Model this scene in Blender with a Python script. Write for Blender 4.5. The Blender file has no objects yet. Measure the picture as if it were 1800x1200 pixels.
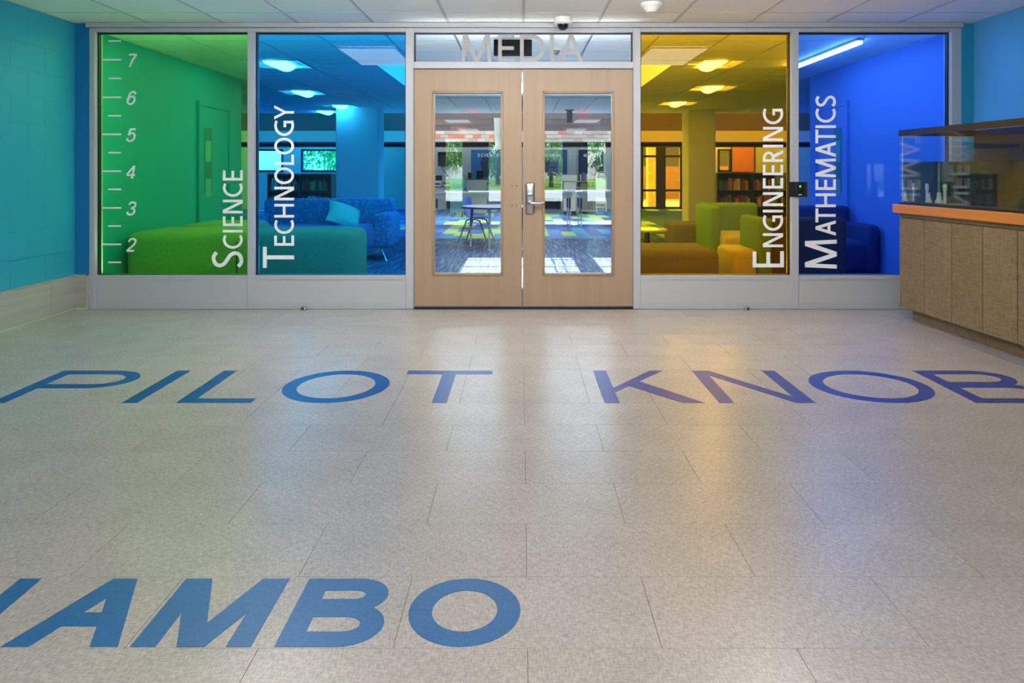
import bpy, bmesh, math, random
from mathutils import Vector, Matrix, Euler
random.seed(7)
PI = math.pi
sc = bpy.context.scene
C = bpy.context.collection

# ------------------------------------------------------------------ camera, sky, sun, exposure
F = 1338.0; VX = 917.0; VY = 303.0; HC = 1.1265          # focal length (px of 1800), vanishing point, camera height
cam = bpy.data.cameras.new('camera'); cam.sensor_width = 36; cam.lens = 36 * F / 1800
cam.shift_x = (900 - VX) / 1800; cam.shift_y = -(600 - VY) / 1800; cam.clip_start = .05; cam.clip_end = 400
co = bpy.data.objects.new('camera', cam); C.objects.link(co)
co.location = (0, 0, HC); co.rotation_euler = (PI / 2, 0, 0); sc.camera = co

world = bpy.data.worlds.new('sky'); sc.world = world; world.use_nodes = True
wn = world.node_tree.nodes; wl = world.node_tree.links; wn.clear()
sky = wn.new('ShaderNodeTexSky'); sky.sky_type = 'NISHITA'; sky.sun_disc = False
sky.sun_elevation = math.radians(60); sky.sun_rotation = 0
bg = wn.new('ShaderNodeBackground'); bg.inputs[1].default_value = 1.8
wo = wn.new('ShaderNodeOutputWorld'); wl.new(sky.outputs[0], bg.inputs[0]); wl.new(bg.outputs[0], wo.inputs[0])
sun = bpy.data.lights.new('sun', 'SUN'); sun.energy = 38; sun.angle = .009; sun.color = (1, .96, .9)
so = bpy.data.objects.new('sun', sun); C.objects.link(so); so.location = (0, 12, 12)
so.rotation_euler = (-math.atan(.55), 0, 0)               # comes down from the far side of the building
HALL_FILL = 29.0; HALL_DIM = 3.0; HALL_NEAR = 9.0; WASHER_FILL = 34.0; LOUNGE_LIGHT = 24.0; STRIP_LIGHT = 26.0; WASH_FILL = 13.0; COVE_FILL = 44.0; SILL_FILL = 110.0; FAR_FILL = 24.0; WELL_LIGHT = 14.0  # hall, washer, wash, cove, sill and far strengths feed added lamps
sc.view_settings.view_transform = 'Standard'; sc.view_settings.look = 'None'
sc.view_settings.gamma = 1; sc.view_settings.use_curve_mapping = False
sc.view_settings.exposure = 0.0

# ------------------------------------------------------------------ helpers
def s2l(c): return tuple(((x / 255) / 12.92 if x / 255 <= .04045 else ((x / 255 + .055) / 1.055) ** 2.4) for x in c)
def at(px, py, Y): return ((px - VX) / F * Y, HC - (py - VY) / F * Y)
def ax(px, Y): return (px - VX) / F * Y
def az(py, Y): return HC - (py - VY) / F * Y

MATS = {}
def mat(name, rgb, rough=.5, metal=0., spec=.5, var=0., vscale=(8, 8, 8), bump=0., rnd=0., emit=None, es=1., coat=0., coord='Position'):
    if name in MATS: return MATS[name]
    m = bpy.data.materials.new(name); m.use_nodes = True; MATS[name] = m
    nt = m.node_tree; n = nt.nodes; l = nt.links; b = n['Principled BSDF']
    col = s2l(rgb); b.inputs['Base Color'].default_value = (*col, 1)
    b.inputs['Roughness'].default_value = rough; b.inputs['Metallic'].default_value = metal
    b.inputs['Specular IOR Level'].default_value = spec; b.inputs['Coat Weight'].default_value = coat
    if emit:
        b.inputs['Emission Color'].default_value = (*s2l(emit), 1); b.inputs['Emission Strength'].default_value = es
    if var or bump:
        g = n.new('ShaderNodeNewGeometry'); mp = n.new('ShaderNodeMapping'); mp.inputs['Scale'].default_value = vscale
        l.new(g.outputs['Position'], mp.inputs[0]); nz = n.new('ShaderNodeTexNoise'); nz.inputs['Scale'].default_value = 1
        nz.inputs['Detail'].default_value = 4; l.new(mp.outputs[0], nz.inputs['Vector'])
        if var:
            r = n.new('ShaderNodeMapRange'); r.inputs['From Min'].default_value = .3; r.inputs['From Max'].default_value = .7
            r.inputs['To Min'].default_value = 1 - var; r.inputs['To Max'].default_value = 1 + var; l.new(nz.outputs[0], r.inputs[0])
            h = n.new('ShaderNodeHueSaturation'); h.inputs['Color'].default_value = (*col, 1); l.new(r.outputs[0], h.inputs['Value'])
            l.new(h.outputs[0], b.inputs['Base Color'])
            if rnd: _rnd(n, l, h, r, rnd)
        if bump:
            bp = n.new('ShaderNodeBump'); bp.inputs['Strength'].default_value = bump; bp.inputs['Distance'].default_value = .004
            l.new(nz.outputs[0], bp.inputs['Height']); l.new(bp.outputs[0], b.inputs['Normal'])
    return m
def _rnd(n, l, h, r, k):
    oi = n.new('ShaderNodeObjectInfo'); a = n.new('ShaderNodeMapRange'); a.inputs['To Min'].default_value = 1 - k; a.inputs['To Max'].default_value = 1 + k
    l.new(oi.outputs['Random'], a.inputs[0]); mu = n.new('ShaderNodeMath'); mu.operation = 'MULTIPLY'
    l.new(a.outputs[0], mu.inputs[0]); l.new(r.outputs[0], mu.inputs[1]); l.new(mu.outputs[0], h.inputs['Value'])

def fibre(name, rgb, rough, amt=.16, rnd=.02, spec=.5, scales=((230, 45, 1), (45, 230, 1))):
    """linoleum: short crossing fibres, two stretched noises plus a soft cloud"""
    m = bpy.data.materials.new(name); m.use_nodes = True; n = m.node_tree.nodes; l = m.node_tree.links; b = n['Principled BSDF']
    col = s2l(rgb); g = n.new('ShaderNodeNewGeometry'); outs = []
    for sc_, dt in ((scales[0], 2), (scales[1], 2), ((5, 5, 5), 3)):
        mp = n.new('ShaderNodeMapping'); mp.inputs['Scale'].default_value = sc_; mp.inputs['Rotation'].default_value = (0, 0, .18)
        l.new(g.outputs['Position'], mp.inputs[0])
        z = n.new('ShaderNodeTexNoise'); z.inputs['Scale'].default_value = 1; z.inputs['Detail'].default_value = dt; l.new(mp.outputs[0], z.inputs['Vector']); outs.append(z.outputs[0])
    a = n.new('ShaderNodeMath'); a.operation = 'ADD'; l.new(outs[0], a.inputs[0]); l.new(outs[1], a.inputs[1])
    r = n.new('ShaderNodeMapRange'); r.inputs['From Min'].default_value = .75; r.inputs['From Max'].default_value = 1.25
    r.inputs['To Min'].default_value = 1 - amt; r.inputs['To Max'].default_value = 1 + amt; l.new(a.outputs[0], r.inputs[0])
    r2 = n.new('ShaderNodeMapRange'); r2.inputs['From Min'].default_value = .3; r2.inputs['From Max'].default_value = .7
    r2.inputs['To Min'].default_value = .95; r2.inputs['To Max'].default_value = 1.05; l.new(outs[2], r2.inputs[0])
    mu = n.new('ShaderNodeMath'); mu.operation = 'MULTIPLY'; l.new(r.outputs[0], mu.inputs[0]); l.new(r2.outputs[0], mu.inputs[1])
    h = n.new('ShaderNodeHueSaturation'); h.inputs['Color'].default_value = (*col, 1)
    if rnd: _rnd(n, l, h, mu, rnd)
    else: l.new(mu.outputs[0], h.inputs['Value'])
    l.new(h.outputs[0], b.inputs['Base Color']); b.inputs['Roughness'].default_value = rough; b.inputs['Specular IOR Level'].default_value = spec
    return m

def glass(name, tint, f0=.02):
    """thin pane: straight transmission with the pane's own colour, mirror share by Schlick"""
    m = bpy.data.materials.new(name); m.use_nodes = True; n = m.node_tree.nodes; l = m.node_tree.links; n.clear()
    t = n.new('ShaderNodeBsdfTransparent'); t.inputs[0].default_value = (*[x ** .5 for x in tint], 1)
    g = n.new('ShaderNodeBsdfGlossy'); g.inputs['Roughness'].default_value = 0; g.inputs[0].default_value = (1, 1, 1, 1)
    ge = n.new('ShaderNodeNewGeometry'); d = n.new('ShaderNodeVectorMath'); d.operation = 'DOT_PRODUCT'
    l.new(ge.outputs['Normal'], d.inputs[0]); l.new(ge.outputs['Incoming'], d.inputs[1])
    def M(op, a, b=None):
        q = n.new('ShaderNodeMath'); q.operation = op; q.use_clamp = False
        l.new(a, q.inputs[0]) if not isinstance(a, float) else setattr(q.inputs[0], 'default_value', a)
        if b is not None:
            l.new(b, q.inputs[1]) if not isinstance(b, float) else setattr(q.inputs[1], 'default_value', b)
        return q.outputs[0]
    c = M('ABSOLUTE', d.outputs['Value']); k = M('SUBTRACT', 1.0, c); k = M('POWER', k, 5.0)
    k = M('MULTIPLY', k, 1 - f0); k = M('ADD', k, f0)
    mx = n.new('ShaderNodeMixShader'); l.new(k, mx.inputs[0]); l.new(t.outputs[0], mx.inputs[1]); l.new(g.outputs[0], mx.inputs[2])
    o = n.new('ShaderNodeOutputMaterial'); l.new(mx.outputs[0], o.inputs[0]); return m

class MB:
    """collects boxes, prisms, tubes; build() links them as ONE mesh object"""
    def __init__(s): s.v = []; s.f = []
    def add(s, vs, fs):
        k = len(s.v); s.v += [tuple(x) for x in vs]; s.f += [tuple(i + k for i in f) for f in fs]; return s
    def box(s, x0, x1, y0, y1, z0, z1):
        return s.add([(x0, y0, z0), (x1, y0, z0), (x1, y1, z0), (x0, y1, z0), (x0, y0, z1), (x1, y0, z1), (x1, y1, z1), (x0, y1, z1)],
                     [(0, 3, 2, 1), (4, 5, 6, 7), (0, 1, 5, 4), (1, 2, 6, 5), (2, 3, 7, 6), (3, 0, 4, 7)])
    def prism(s, pts, a, b):
        """closed outline pts extruded from +a to +b (both functions of (u,v) -> 3D)"""
        n = len(pts); vs = [a(*p) for p in pts] + [b(*p) for p in pts]
        return s.add(vs, [tuple(range(n)), tuple(range(2 * n - 1, n - 1, -1))] + [(i, i + n, (i + 1) % n + n, (i + 1) % n) for i in range(n)])
    def tube(s, path, r, n=10, cap=True):
        path = [Vector(p) for p in path]; rs = r if isinstance(r, (list, tuple)) else [r] * len(path); vs = []; fs = []
        up = None
        for i, p in enumerate(path):
            t = (path[min(i + 1, len(path) - 1)] - path[max(i - 1, 0)]).normalized()
            if up is None: up = t.orthogonal().normalized()
            up = (up - t * up.dot(t)).normalized(); q = t.cross(up)
            vs += [p + (up * math.cos(2 * PI * k / n) + q * math.sin(2 * PI * k / n)) * rs[i] for k in range(n)]
        for i in range(len(path) - 1):
            fs += [(i * n + k, i * n + (k + 1) % n, (i + 1) * n + (k + 1) % n, (i + 1) * n + k) for k in range(n)]
        if cap: fs += [tuple(range(n - 1, -1, -1)), tuple(range((len(path) - 1) * n, len(path) * n))]
        return s.add(vs, fs)
    def lathe(s, prof, c=(0, 0, 0), n=24):
        """profile [(r,z)...] spun about a vertical axis at c"""
        vs = [(c[0] + r * math.cos(2 * PI * k / n), c[1] + r * math.sin(2 * PI * k / n), c[2] + z) for r, z in prof for k in range(n)]
        fs = [(i * n + k, i * n + (k + 1) % n, (i + 1) * n + (k + 1) % n, (i + 1) * n + k) for i in range(len(prof) - 1) for k in range(n)]
        fs += [tuple(range(n - 1, -1, -1)), tuple(range((len(prof) - 1) * n, len(prof) * n))]
        return s.add(vs, fs)
    def rbox(s, x0, x1, y0, y1, z0, z1, r=.03, seg=3):
        bm = bmesh.new(); bmesh.ops.create_cube(bm, size=1)
        for v in bm.verts: v.co = ((x0 + x1) / 2 + v.co.x * (x1 - x0), (y0 + y1) / 2 + v.co.y * (y1 - y0), (z0 + z1) / 2 + v.co.z * (z1 - z0))
        bmesh.ops.bevel(bm, geom=bm.edges[:], offset=r, segments=seg, profile=.5, affect='EDGES')
        bm.verts.index_update(); s.add([v.co[:] for v in bm.verts], [[v.index for v in f.verts] for f in bm.faces]); bm.free(); return s
    def wire(s, p, q, w, h):
        """thin bar of section w x h between two points"""
        return s.tube([p, q], w / 2, 4)

def tag(o, label=None, cat=None, group=None, kind=None):
    for k, v in (('label', label), ('category', cat), ('group', group), ('kind', kind)):
        if v: o[k] = v
    return o
def rootloc(p):
    v = Vector((0, 0, 0))
    while p: v += p.location; p = p.parent
    return v
def obj(name, mb, m, parent=None, smooth=False, local=False, base=None):
    """base: world point that becomes the origin of a top-level mesh"""
    me = bpy.data.meshes.new(name); off = Vector((0, 0, 0))
    if parent and not local: off = rootloc(parent)
    if base: off = Vector(base)
    me.from_pydata([Vector(v) - off for v in mb.v], [], mb.f); me.update()
    bm = bmesh.new(); bm.from_mesh(me); bmesh.ops.recalc_face_normals(bm, faces=bm.faces[:]); bm.to_mesh(me); bm.free()
    if smooth:
        me.shade_smooth(); me.set_sharp_from_angle(angle=math.radians(38))
    for mm in (m if isinstance(m, list) else [m]): me.materials.append(mm)
    o = bpy.data.objects.new(name, me); C.objects.link(o)
    if base: o.location = base
    if parent: o.parent = parent
    return o
def empty(name, loc=(0, 0, 0), rz=0):
    o = bpy.data.objects.new(name, None); C.objects.link(o); o.location = loc; o.rotation_euler = (0, 0, rz); o.empty_display_size = .1; return o
def thing(name, label, cat, loc=(0, 0, 0), rz=0, group=None): return tag(empty(name, loc, rz), label, cat, group)
def inst(name, src, loc, parent=None):
    o = src.copy(); o.name = name; C.objects.link(o); o.location = loc
    if parent: o.parent = parent
    return o
def copy_tree(o, parent=None):
    c = o.copy(); C.objects.link(c)
    if parent: c.parent = parent
    for ch in list(o.children): copy_tree(ch, c)
    return c

# ------------------------------------------------------------------ glyphs drawn as strokes (local u right, v up)
def _arc(cx, cy, rx, ry, t, a0, a1, n=20):
    P = []
    for i in range(n + 1):
        a = math.radians(a0 + (a1 - a0) * i / n); c, s = math.cos(a), math.sin(a)
        P.append(((cx + rx * c, cy + ry * s), (cx + (rx - t) * c, cy + (ry - t) * s)))
    return [[P[i][0], P[i + 1][0], P[i + 1][1], P[i][1]] for i in range(n)]
def _rect(a, b, c, d): return [[(a, b), (c, b), (c, d), (a, d)]]
def _curve(ctrl, t, n=6):
    P = [Vector(p) for p in ctrl]; P = [P[0] * 2 - P[1]] + P + [P[-1] * 2 - P[-2]]; L = []
    for i in range(1, len(P) - 2):
        for k in range(n):
            u = k / n; a, b, c, d = P[i - 1:i + 3]
            L.append(.5 * (2 * b + (c - a) * u + (2 * a - 5 * b + 4 * c - d) * u * u + (3 * b - a - 3 * c + d) * u ** 3))
    L.append(P[-2]); E = []
    for i, p in enumerate(L):
        d = (L[min(i + 1, len(L) - 1)] - L[max(i - 1, 0)]).normalized(); q = Vector((-d.y, d.x)) * t / 2
        E.append((tuple(p + q), tuple(p - q)))
    return [[E[i][0], E[i + 1][0], E[i + 1][1], E[i][1]] for i in range(len(E) - 1)]
def _bowl(x0, w, y0, y1, t, n=14):
    """D-shaped bowl: bars from x0 then a half ring, outer right edge at w"""
    h = y1 - y0; rx = min(h * .55, (w - x0)); cx = w - rx; cy = (y0 + y1) / 2
    return _rect(x0, y1 - t, cx, y1) + _rect(x0, y0, cx, y0 + t) + _arc(cx, cy, rx, h / 2, t, -90, 90, n)
def glyph(ch, w, h, t, bold=False):
    if ch == 'I': return _rect(0, 0, w, h)
    if ch == 'L': return _rect(0, 0, t, h) + _rect(t, 0, w, t)
    if ch == 'E': return _rect(0, 0, t, h) + _rect(t, 0, w, t) + _rect(t, h - t, w * .98, h) + _rect(t, h / 2 - t / 2, w * .94, h / 2 + t / 2)
    if ch == 'T': return _rect(0, h - t, w, h) + _rect(w / 2 - t / 2, 0, w / 2 + t / 2, h - t)
    if ch == 'H': return _rect(0, 0, t, h) + _rect(w - t, 0, w, h) + _rect(t, h / 2 - t / 2, w - t, h / 2 + t / 2)
    if ch == 'N':
        k = t * 1.3; return _rect(0, 0, t, h) + _rect(w - t, 0, w, h) + [[(t * .2, h), (k, h), (w - t * .2, 0), (w - k, 0)]]
    if ch == 'M':
        s = 0 if bold else w * .05; k = t * 1.22
        return [[(0, 0), (t, 0), (s + t, h), (s, h)], [(w - t, 0), (w, 0), (w - s, h), (w - s - t, h)],
                [(s, h), (s + k, h), (w / 2 + k * .45, 0), (w / 2 - k * .45, 0)], [(w - s - k, h), (w - s, h), (w / 2 + k * .45, 0), (w / 2 - k * .45, 0)]]
    if ch == 'A':
        k = t * 1.12; c = w / 2; y = h * .27; e = .5 * k
        x = lambda yy: (c - e) * yy / h
        return [[(0, 0), (k, 0), (c + e, h), (c - e, h)], [(w - k, 0), (w, 0), (c + e, h), (c - e, h)],
                [(x(y) + k * .6, y), (w - x(y) - k * .6, y), (w - x(y + t) - k * .6, y + t), (x(y + t) + k * .6, y + t)]]
    if ch == 'K':
        k = t * 1.5; return _rect(0, 0, t, h) + [[(t, h * .3), (t, h * .3 + t * 1.05), (w * .73 - k * .35, h), (w * .78 + k * .1, h)],
                [(w * .30, h * .52), (w * .30 + k * .75, h * .63), (w, 0), (w - k, 0)]]
    if ch == 'Y':
        k = t * 1.15; return _rect(w / 2 - t / 2, 0, w / 2 + t / 2, h * .45) + [[(w / 2 - t / 2, h * .43), (w / 2 + t / 2, h * .43), (k, h), (0, h)], [(w / 2 - t / 2, h * .43), (w / 2 + t / 2, h * .43), (w, h), (w - k, h)]]
    if ch == 'O': return _arc(w / 2, h / 2, w / 2, h / 2, t, 0, 360, 44)
    if ch == 'C':
        rx = w / 1.5; return _arc(rx, h / 2, rx, h / 2, t, 58, 302, 30)
    if ch == 'G':
        rx = w / 1.45; return _arc(rx, h / 2, rx, h / 2, t, 60, 300, 30) + _rect(w - t, h * .035, w, h * .53) + _rect(w * .58, h * .53 - t, w, h * .53)
    if ch == 'S':
        c = [(.93, .87), (.72, .955), (.48, .965), (.2, .885), (.115, .74), (.25, .6), (.5, .505), (.76, .4), (.89, .25), (.78, .1), (.5, .035), (.25, .05), (.05, .14)]
        a = t / 2 / w; b = t / 2 / h
        return _curve([(w * (a + (1 - 2 * a) * (x - .1) / .8), h * (b + (1 - 2 * b) * (y - .035) / .93)) for x, y in c], t)
    if ch == 'R': return _rect(0, 0, t, h) + _bowl(t, w * .88, h * .43, h, t) + [[(w * .34, h * .43 + t * .3), (w * .34 + t * 1.25, h * .43 + t * .3), (w, 0), (w - t * 1.2, 0)]]
    if ch == 'P': return _rect(0, 0, t, h) + _bowl(t, w, h * .42, h, t)
    if ch == 'B': return _rect(0, 0, t, h) + _bowl(t, w * .95, h * .49 - (0 if not bold else t * .1), h, t) + _bowl(t, w, 0, h * .49 + t * .55, t)
    if ch == 'D': return _rect(0, 0, t, h) + [q for q in _rect(t, h - t, w * .42, h) + _rect(t, 0, w * .42, t)] + _arc(w * .42, h / 2, w * .58, h / 2, t, -90, 90, 22)
    if ch == 'J': return _rect(w - t, h * .3, w, h) + _arc(w / 2, h * .3, w / 2, h * .3, t, 180, 360, 18)
    if ch == 'X': k = t * 1.3; return [[(0, 0), (k, 0), (w, h), (w - k, h)], [(w - k, 0), (w, 0), (k, h), (0, h)]]
    dig = {'2': [[(.1, .72), (.22, .9), (.5, .96), (.8, .88), (.86, .7), (.72, .5), (.38, .25), (.08, .05)], [(.06, .045), (.9, .045)]],
           '3': [[(.12, .78), (.28, .93), (.52, .96), (.8, .88), (.84, .72), (.7, .57), (.42, .53)], [(.42, .53), (.72, .48), (.88, .3), (.78, .1), (.48, .03), (.2, .08), (.08, .24)]],
           '4': [[(.68, 0), (.68, .97)], [(.66, .94), (.04, .28)], [(.02, .25), (.96, .25)]],
           '5': [[(.86, .93), (.28, .93)], [(.27, .95), (.14, .48)], [(.15, .49), (.4, .62), (.68, .6), (.88, .42), (.84, .2), (.64, .05), (.4, .03), (.16, .09), (.06, .24)]],
           '6': [[(.86, .76), (.74, .92), (.52, .96), (.26, .84), (.12, .52), (.12, .26), (.26, .07), (.5, .03), (.78, .12), (.88, .34), (.78, .54), (.52, .61), (.24, .5), (.12, .28)]],
           '7': [[(.08, .94), (.94, .94)], [(.92, .92), (.62, .55), (.42, 0)]]}
    if ch in dig:
        out = []
        for st in dig[ch]: out += _curve([(w * x, h * y) for x, y in st], t)
        return [[(x + .2 * (y - h / 2), y) for x, y in q] for q in out]
    return []

# ------------------------------------------------------------------ materials
M_frame = mat('painted aluminium frame', (180, 182, 188), .38, 0, .5)
M_panel = mat('grey panel', (184, 184, 186), .45)
M_gasket = mat('black gasket', (14, 14, 18), .5)
M_ceil = mat('ceiling tile white', (240, 239, 235), .9, 0, .2, .03, (90, 90, 90), .1, .012)
M_grid = mat('ceiling grid', (196, 197, 196), .6)
M_teal = mat('teal wall paint', (40, 160, 188), .42, 0, .45, .03, (2, 2, 2), .05)
M_tealr = mat('blue wall paint', (84, 170, 222), .45, 0, .4, .02, (2, 2, 2))
M_strip = mat('deep blue paint', (12, 118, 178), .5)
M_stripr = mat('turquoise paint', (34, 152, 186), .5)
M_btile = mat('grey porcelain base tile', (174, 169, 161), .35, 0, .5, .10, (3, 1.5, 26), 0, .03)
M_metal = mat('satin metal trim', (215, 215, 212), .32, .7)
M_maple = mat('maple door veneer', (166, 140, 114), .42, 0, .4, .05, (22, 22, 1.1))
M_bead = mat('maple glazing bead', (160, 132, 102), .42, 0, .4, .05, (22, 22, 1.1))
M_steel = mat('satin steel', (172, 172, 174), .28, 1)
M_chrome = mat('chrome', (215, 218, 222), .12, 1)
M_white = mat('white plastic', (226, 226, 224), .4)
M_black = mat('black plastic', (26, 26, 32), .38)
M_blackg = mat('gloss black', (10, 10, 14), .08, 0, .6)
M_vinyl = mat('white vinyl lettering', (252, 252, 251), .6)
M_frost = mat('frosted vinyl lettering', (172, 171, 168), .7)
M_floor = fibre('taupe linoleum', (176, 167, 160), .27, .20, .025, .42)
M_joint = mat('dark tile joint', (84, 80, 76), .7)
M_letter = fibre('blue linoleum inlay', (20, 74, 144), .34, .10, 0)
M_letter2 = fibre('blue inlay lightened for reflection', (40, 100, 154), .38, .16, 0)  # same inlay blue, lightened in the colour for reflected light
M_letter3 = fibre('blue inlay with painted violet reflection', (44, 64, 142), .34, .08, 0)  # same inlay blue with a violet floor reflection put into the colour
M_lam = fibre('taupe woven laminate', (134, 113, 82), .42, .24, .02, .4, ((14, 14, 110), (110, 110, 14)))
M_oak = mat('oak countertop', (206, 128, 58), .34, 0, .5, .10, (24, 2.2, 40))
M_dark = mat('dark reveal', (40, 34, 30), .8)
G_green = glass('green glass', (.24, .84, .19)); G_blue = glass('blue glass', (.022, .48, .99))
G_yell = glass('yellow glass', (.98, .53, .02)); G_ind = glass('indigo glass', (.08, .29, .99), .012)
G_clear = glass('clear glass', (.86, .95, .97)); G_tank = glass('tank glass', (.93, .98, .96), .04); G_lite = glass('door lite glass', (.84, .95, .97), .05)
ZC = HC + (VY - 41) / 213.06; YW = F / 213.06; YG = YW + .058           # ceiling height, wall plane, glass plane
XL = ax(132, YW); XR = ax(1712, YW)

# ------------------------------------------------------------------ floor of the hall, tile by tile
P = .3187; TW = .637; CX0 = .014; R0 = 1.803
YB = -11.5
floor = tag(obj('floor', MB().box(XL - .2, XR + .2, YB, YW + .01, -.12, -.002), M_joint), 'grey taupe linoleum tile floor of the entrance hall', None, None, 'structure')
tile_mesh = obj('floor_tile', MB().box(-TW / 2 + .0008, TW / 2 - .0008, -P / 2 + .0008, P / 2 - .0008, -.003, 0), M_floor, floor)
sq_mesh = obj('floor_tile', MB().box(-TW / 4 + .0008, TW / 4 - .0008, -P + .0008, P - .0008, -.003, 0), M_floor, floor)
used = {tile_mesh.name: False, sq_mesh.name: False}
def place(src, loc, parent):
    if not used[src.name]:
        used[src.name] = True; src.location = loc; return src
    return inst(src.name.split('.')[0], src, loc, parent)
nt = 0
for n in range(-3, 15):
    if n == 7: continue
    y = R0 + P * (n + .5); half = max(1.6, (y + P) * .70)
    if n == 6:
        for k in range(-11, 11):
            x = CX0 + TW / 2 * (k + .5)
            if XL - .1 < x < XR + .1: place(sq_mesh, (x, R0 + P * 7, 0), floor)
        continue
    off = .5 if n % 2 else 0
    for k in range(-7, 7):
        x = CX0 + TW * (k + off)
        if abs(x) < half + TW / 2 and XL - TW / 2 < x < XR + TW / 2 and y + P / 2 < YW + .2: place(tile_mesh, (x, y, 0), floor)
obj('floor_field', MB().box(XL, XR, YB, R0 - 3 * P, -.003, -.0005), M_floor, floor)
obj('floor_field', MB().box(XL, -1.6, R0 - 3 * P, R0 + 2 * P, -.004, -.0012), M_floor, floor)
obj('floor_field', MB().box(1.6, XR, R0 - 3 * P, R0 + 2 * P, -.004, -.0012), M_floor, floor)

LS = 3e-5
def floor_letter(ch, x0, x1, yb, yt, t, m, bold=False):
    mb = MB()
    for i, q in enumerate(glyph(ch, x1 - x0, yt - yb, t, bold)): mb.prism(q, lambda u, v: (x0 + u, yb + v, -.001 - LS * (i % 11)), lambda u, v: (x0 + u, yb + v, .0009 + LS * (i % 11)))
    return obj('inlaid_letter', mb, m, floor)
fy = lambda py: HC * F / (py - VY)
def fx(px, py): return ax(px, fy(py))
yb, yt = fy(708), fy(651.5)
for ch, a, b, m in (('P', fx(106, 654), fx(238, 668), M_letter), ('I', fx(310, 652.5), fx(333.5, 652.5), M_letter), ('L', fx(393, 652), fx(446, 704), M_letter),
                    ('O', fx(500, 678), fx(683, 678), M_letter), ('T', fx(718, 651.5), fx(866, 651.5), M_letter), ('K', fx(1042, 650.5), fx(1238, 706), M_letter3),
                    ('N', fx(1215, 650.5), fx(1431, 706), M_letter3), ('O', fx(1428, 678), fx(1631, 678), M_letter3), ('B', fx(1602, 650.5), fx(1850, 690), M_letter3)):
    floor_letter(ch, a, b, yb, yt, .074, m)
yb, yt = fy(1137), fy(1017)
for ch, a, b in (('J', fx(70, 1020) - .24, fx(70, 1020)), ('A', fx(-2, 1139), fx(207, 1137)), ('M', fx(229, 1136), fx(442, 1135)), ('B', fx(483, 1134), fx(677, 1090)), ('O', fx(719, 1072), fx(915, 1072))):
    floor_letter(ch, a, b, yb, yt, .060, M_letter2, True)

# ------------------------------------------------------------------ hall ceiling
CP = .617
ceil = tag(obj('ceiling', MB().box(XL - .2, XR + .2, YB, YW + .15, ZC + .03, ZC + .2), M_grid), 'white suspended tile ceiling of the entrance hall', None, None, 'structure')
fill_y = [.2, -1.8, -3.8, -5.8]; fix_y = [4.6, -5.55, -9.25]; fix_x = [CX0 - CP * 2.5, CX0 + CP * 2.5]
ctile = obj('ceiling_tile', MB().box(-CP / 2 + .011, CP / 2 - .011, -CP / 2 + .006, CP / 2 - .006, 0, .02), M_ceil, ceil); used[ctile.name] = False
r0 = 5.87
for i in range(0, 3):
    y = r0 + CP * (.5 - i)
    for k in range(-7, 7):
        x = CX0 + CP * (k + .5)
        if XL - .3 < x < XR + .3 and not (i > 1 and min(abs(x - q) for q in fix_x) < .1): place(ctile, (x, y, ZC + .003), ceil)
gb = MB()
for k in range(-6, 7): gb.box(CX0 + CP * k - .012, CX0 + CP * k + .012, 3.9, YW + .1, ZC, ZC + .02)
for i in range(-1, 4): gb.box(XL, XR, r0 - CP * i - .005, r0 - CP * i + .005, ZC + .001, ZC + .02)
obj('grid_bar', gb, M_grid, ceil)
pl = MB(); ys = sorted(fix_y + [])
pl.box(XL, XR, YB, 3.9, ZC + .005, ZC + .02)
obj('ceiling_field', pl, M_ceil, ceil)
def hall_fixture(label, m, x, y, grp=None):
    lp = thing('ceiling_light', label, 'light', (x, y, ZC), 0, grp)
    for q in ((-.305, .305, -.61, -.59), (-.305, .305, .59, .61), (-.305, -.285, -.59, .59), (.285, .305, -.59, .59)): obj('trim_bar', MB().box(*q, -.012, 0), M_white, lp, local=True)
    obj('diffuser', MB().box(-.285, .285, -.59, .59, -.006, .0), m, lp, local=True)
    return lp
M_hl = mat('hall light lens', (255, 255, 255), .5, emit=(255, 253, 249), es=HALL_FILL)  # lens of the added row over the hall's middle
M_hd = mat('dimmed hall light lens', (255, 255, 255), .5, emit=(240, 242, 255), es=HALL_DIM)
for y in fill_y: hall_fixture('added fill light above the middle of the hall floor, out of view', M_hl, CX0, y, 'added fill lights of the hall')  # row added to brighten the hall, kept out of sight and reflections
M_ww = mat('washer fill lens', (255, 255, 255), .5, emit=(255, 253, 249), es=WASHER_FILL)
for x in (-.8, 0, .8):  # lamps added out of view to brighten the glass wall
    t = thing('washer_fill', 'added fill lamp hung unseen over the hall, aimed at the glass wall', 'light', (x, 3.9, ZC), 0, 'added washers of the hall')
    obj('hood', MB().box(-.37, .37, -.05, .0, -.29, -.05).box(-.37, .37, 0, .05, -.06, -.05), M_white, t, local=True)
    for dx in (-.3, .3): obj('stem', MB().tube([(dx, -.02, -.05), (dx, -.02, 0)], .01, 8), M_white, t, local=True)
    obj('diffuser', MB().box(-.35, .35, 0, .01, -.28, -.07), M_ww, t, local=True)
M_hn = mat('side hall light lens', (255, 255, 255), .5, emit=(255, 253, 249), es=HALL_NEAR)
for x in fix_x:
    for y in fix_y: hall_fixture('lensed side ceiling light of the hall, mirrored in the glass', M_hn if y > 0 else M_hd, x, y, 'side ceiling lights of the hall')

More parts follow.
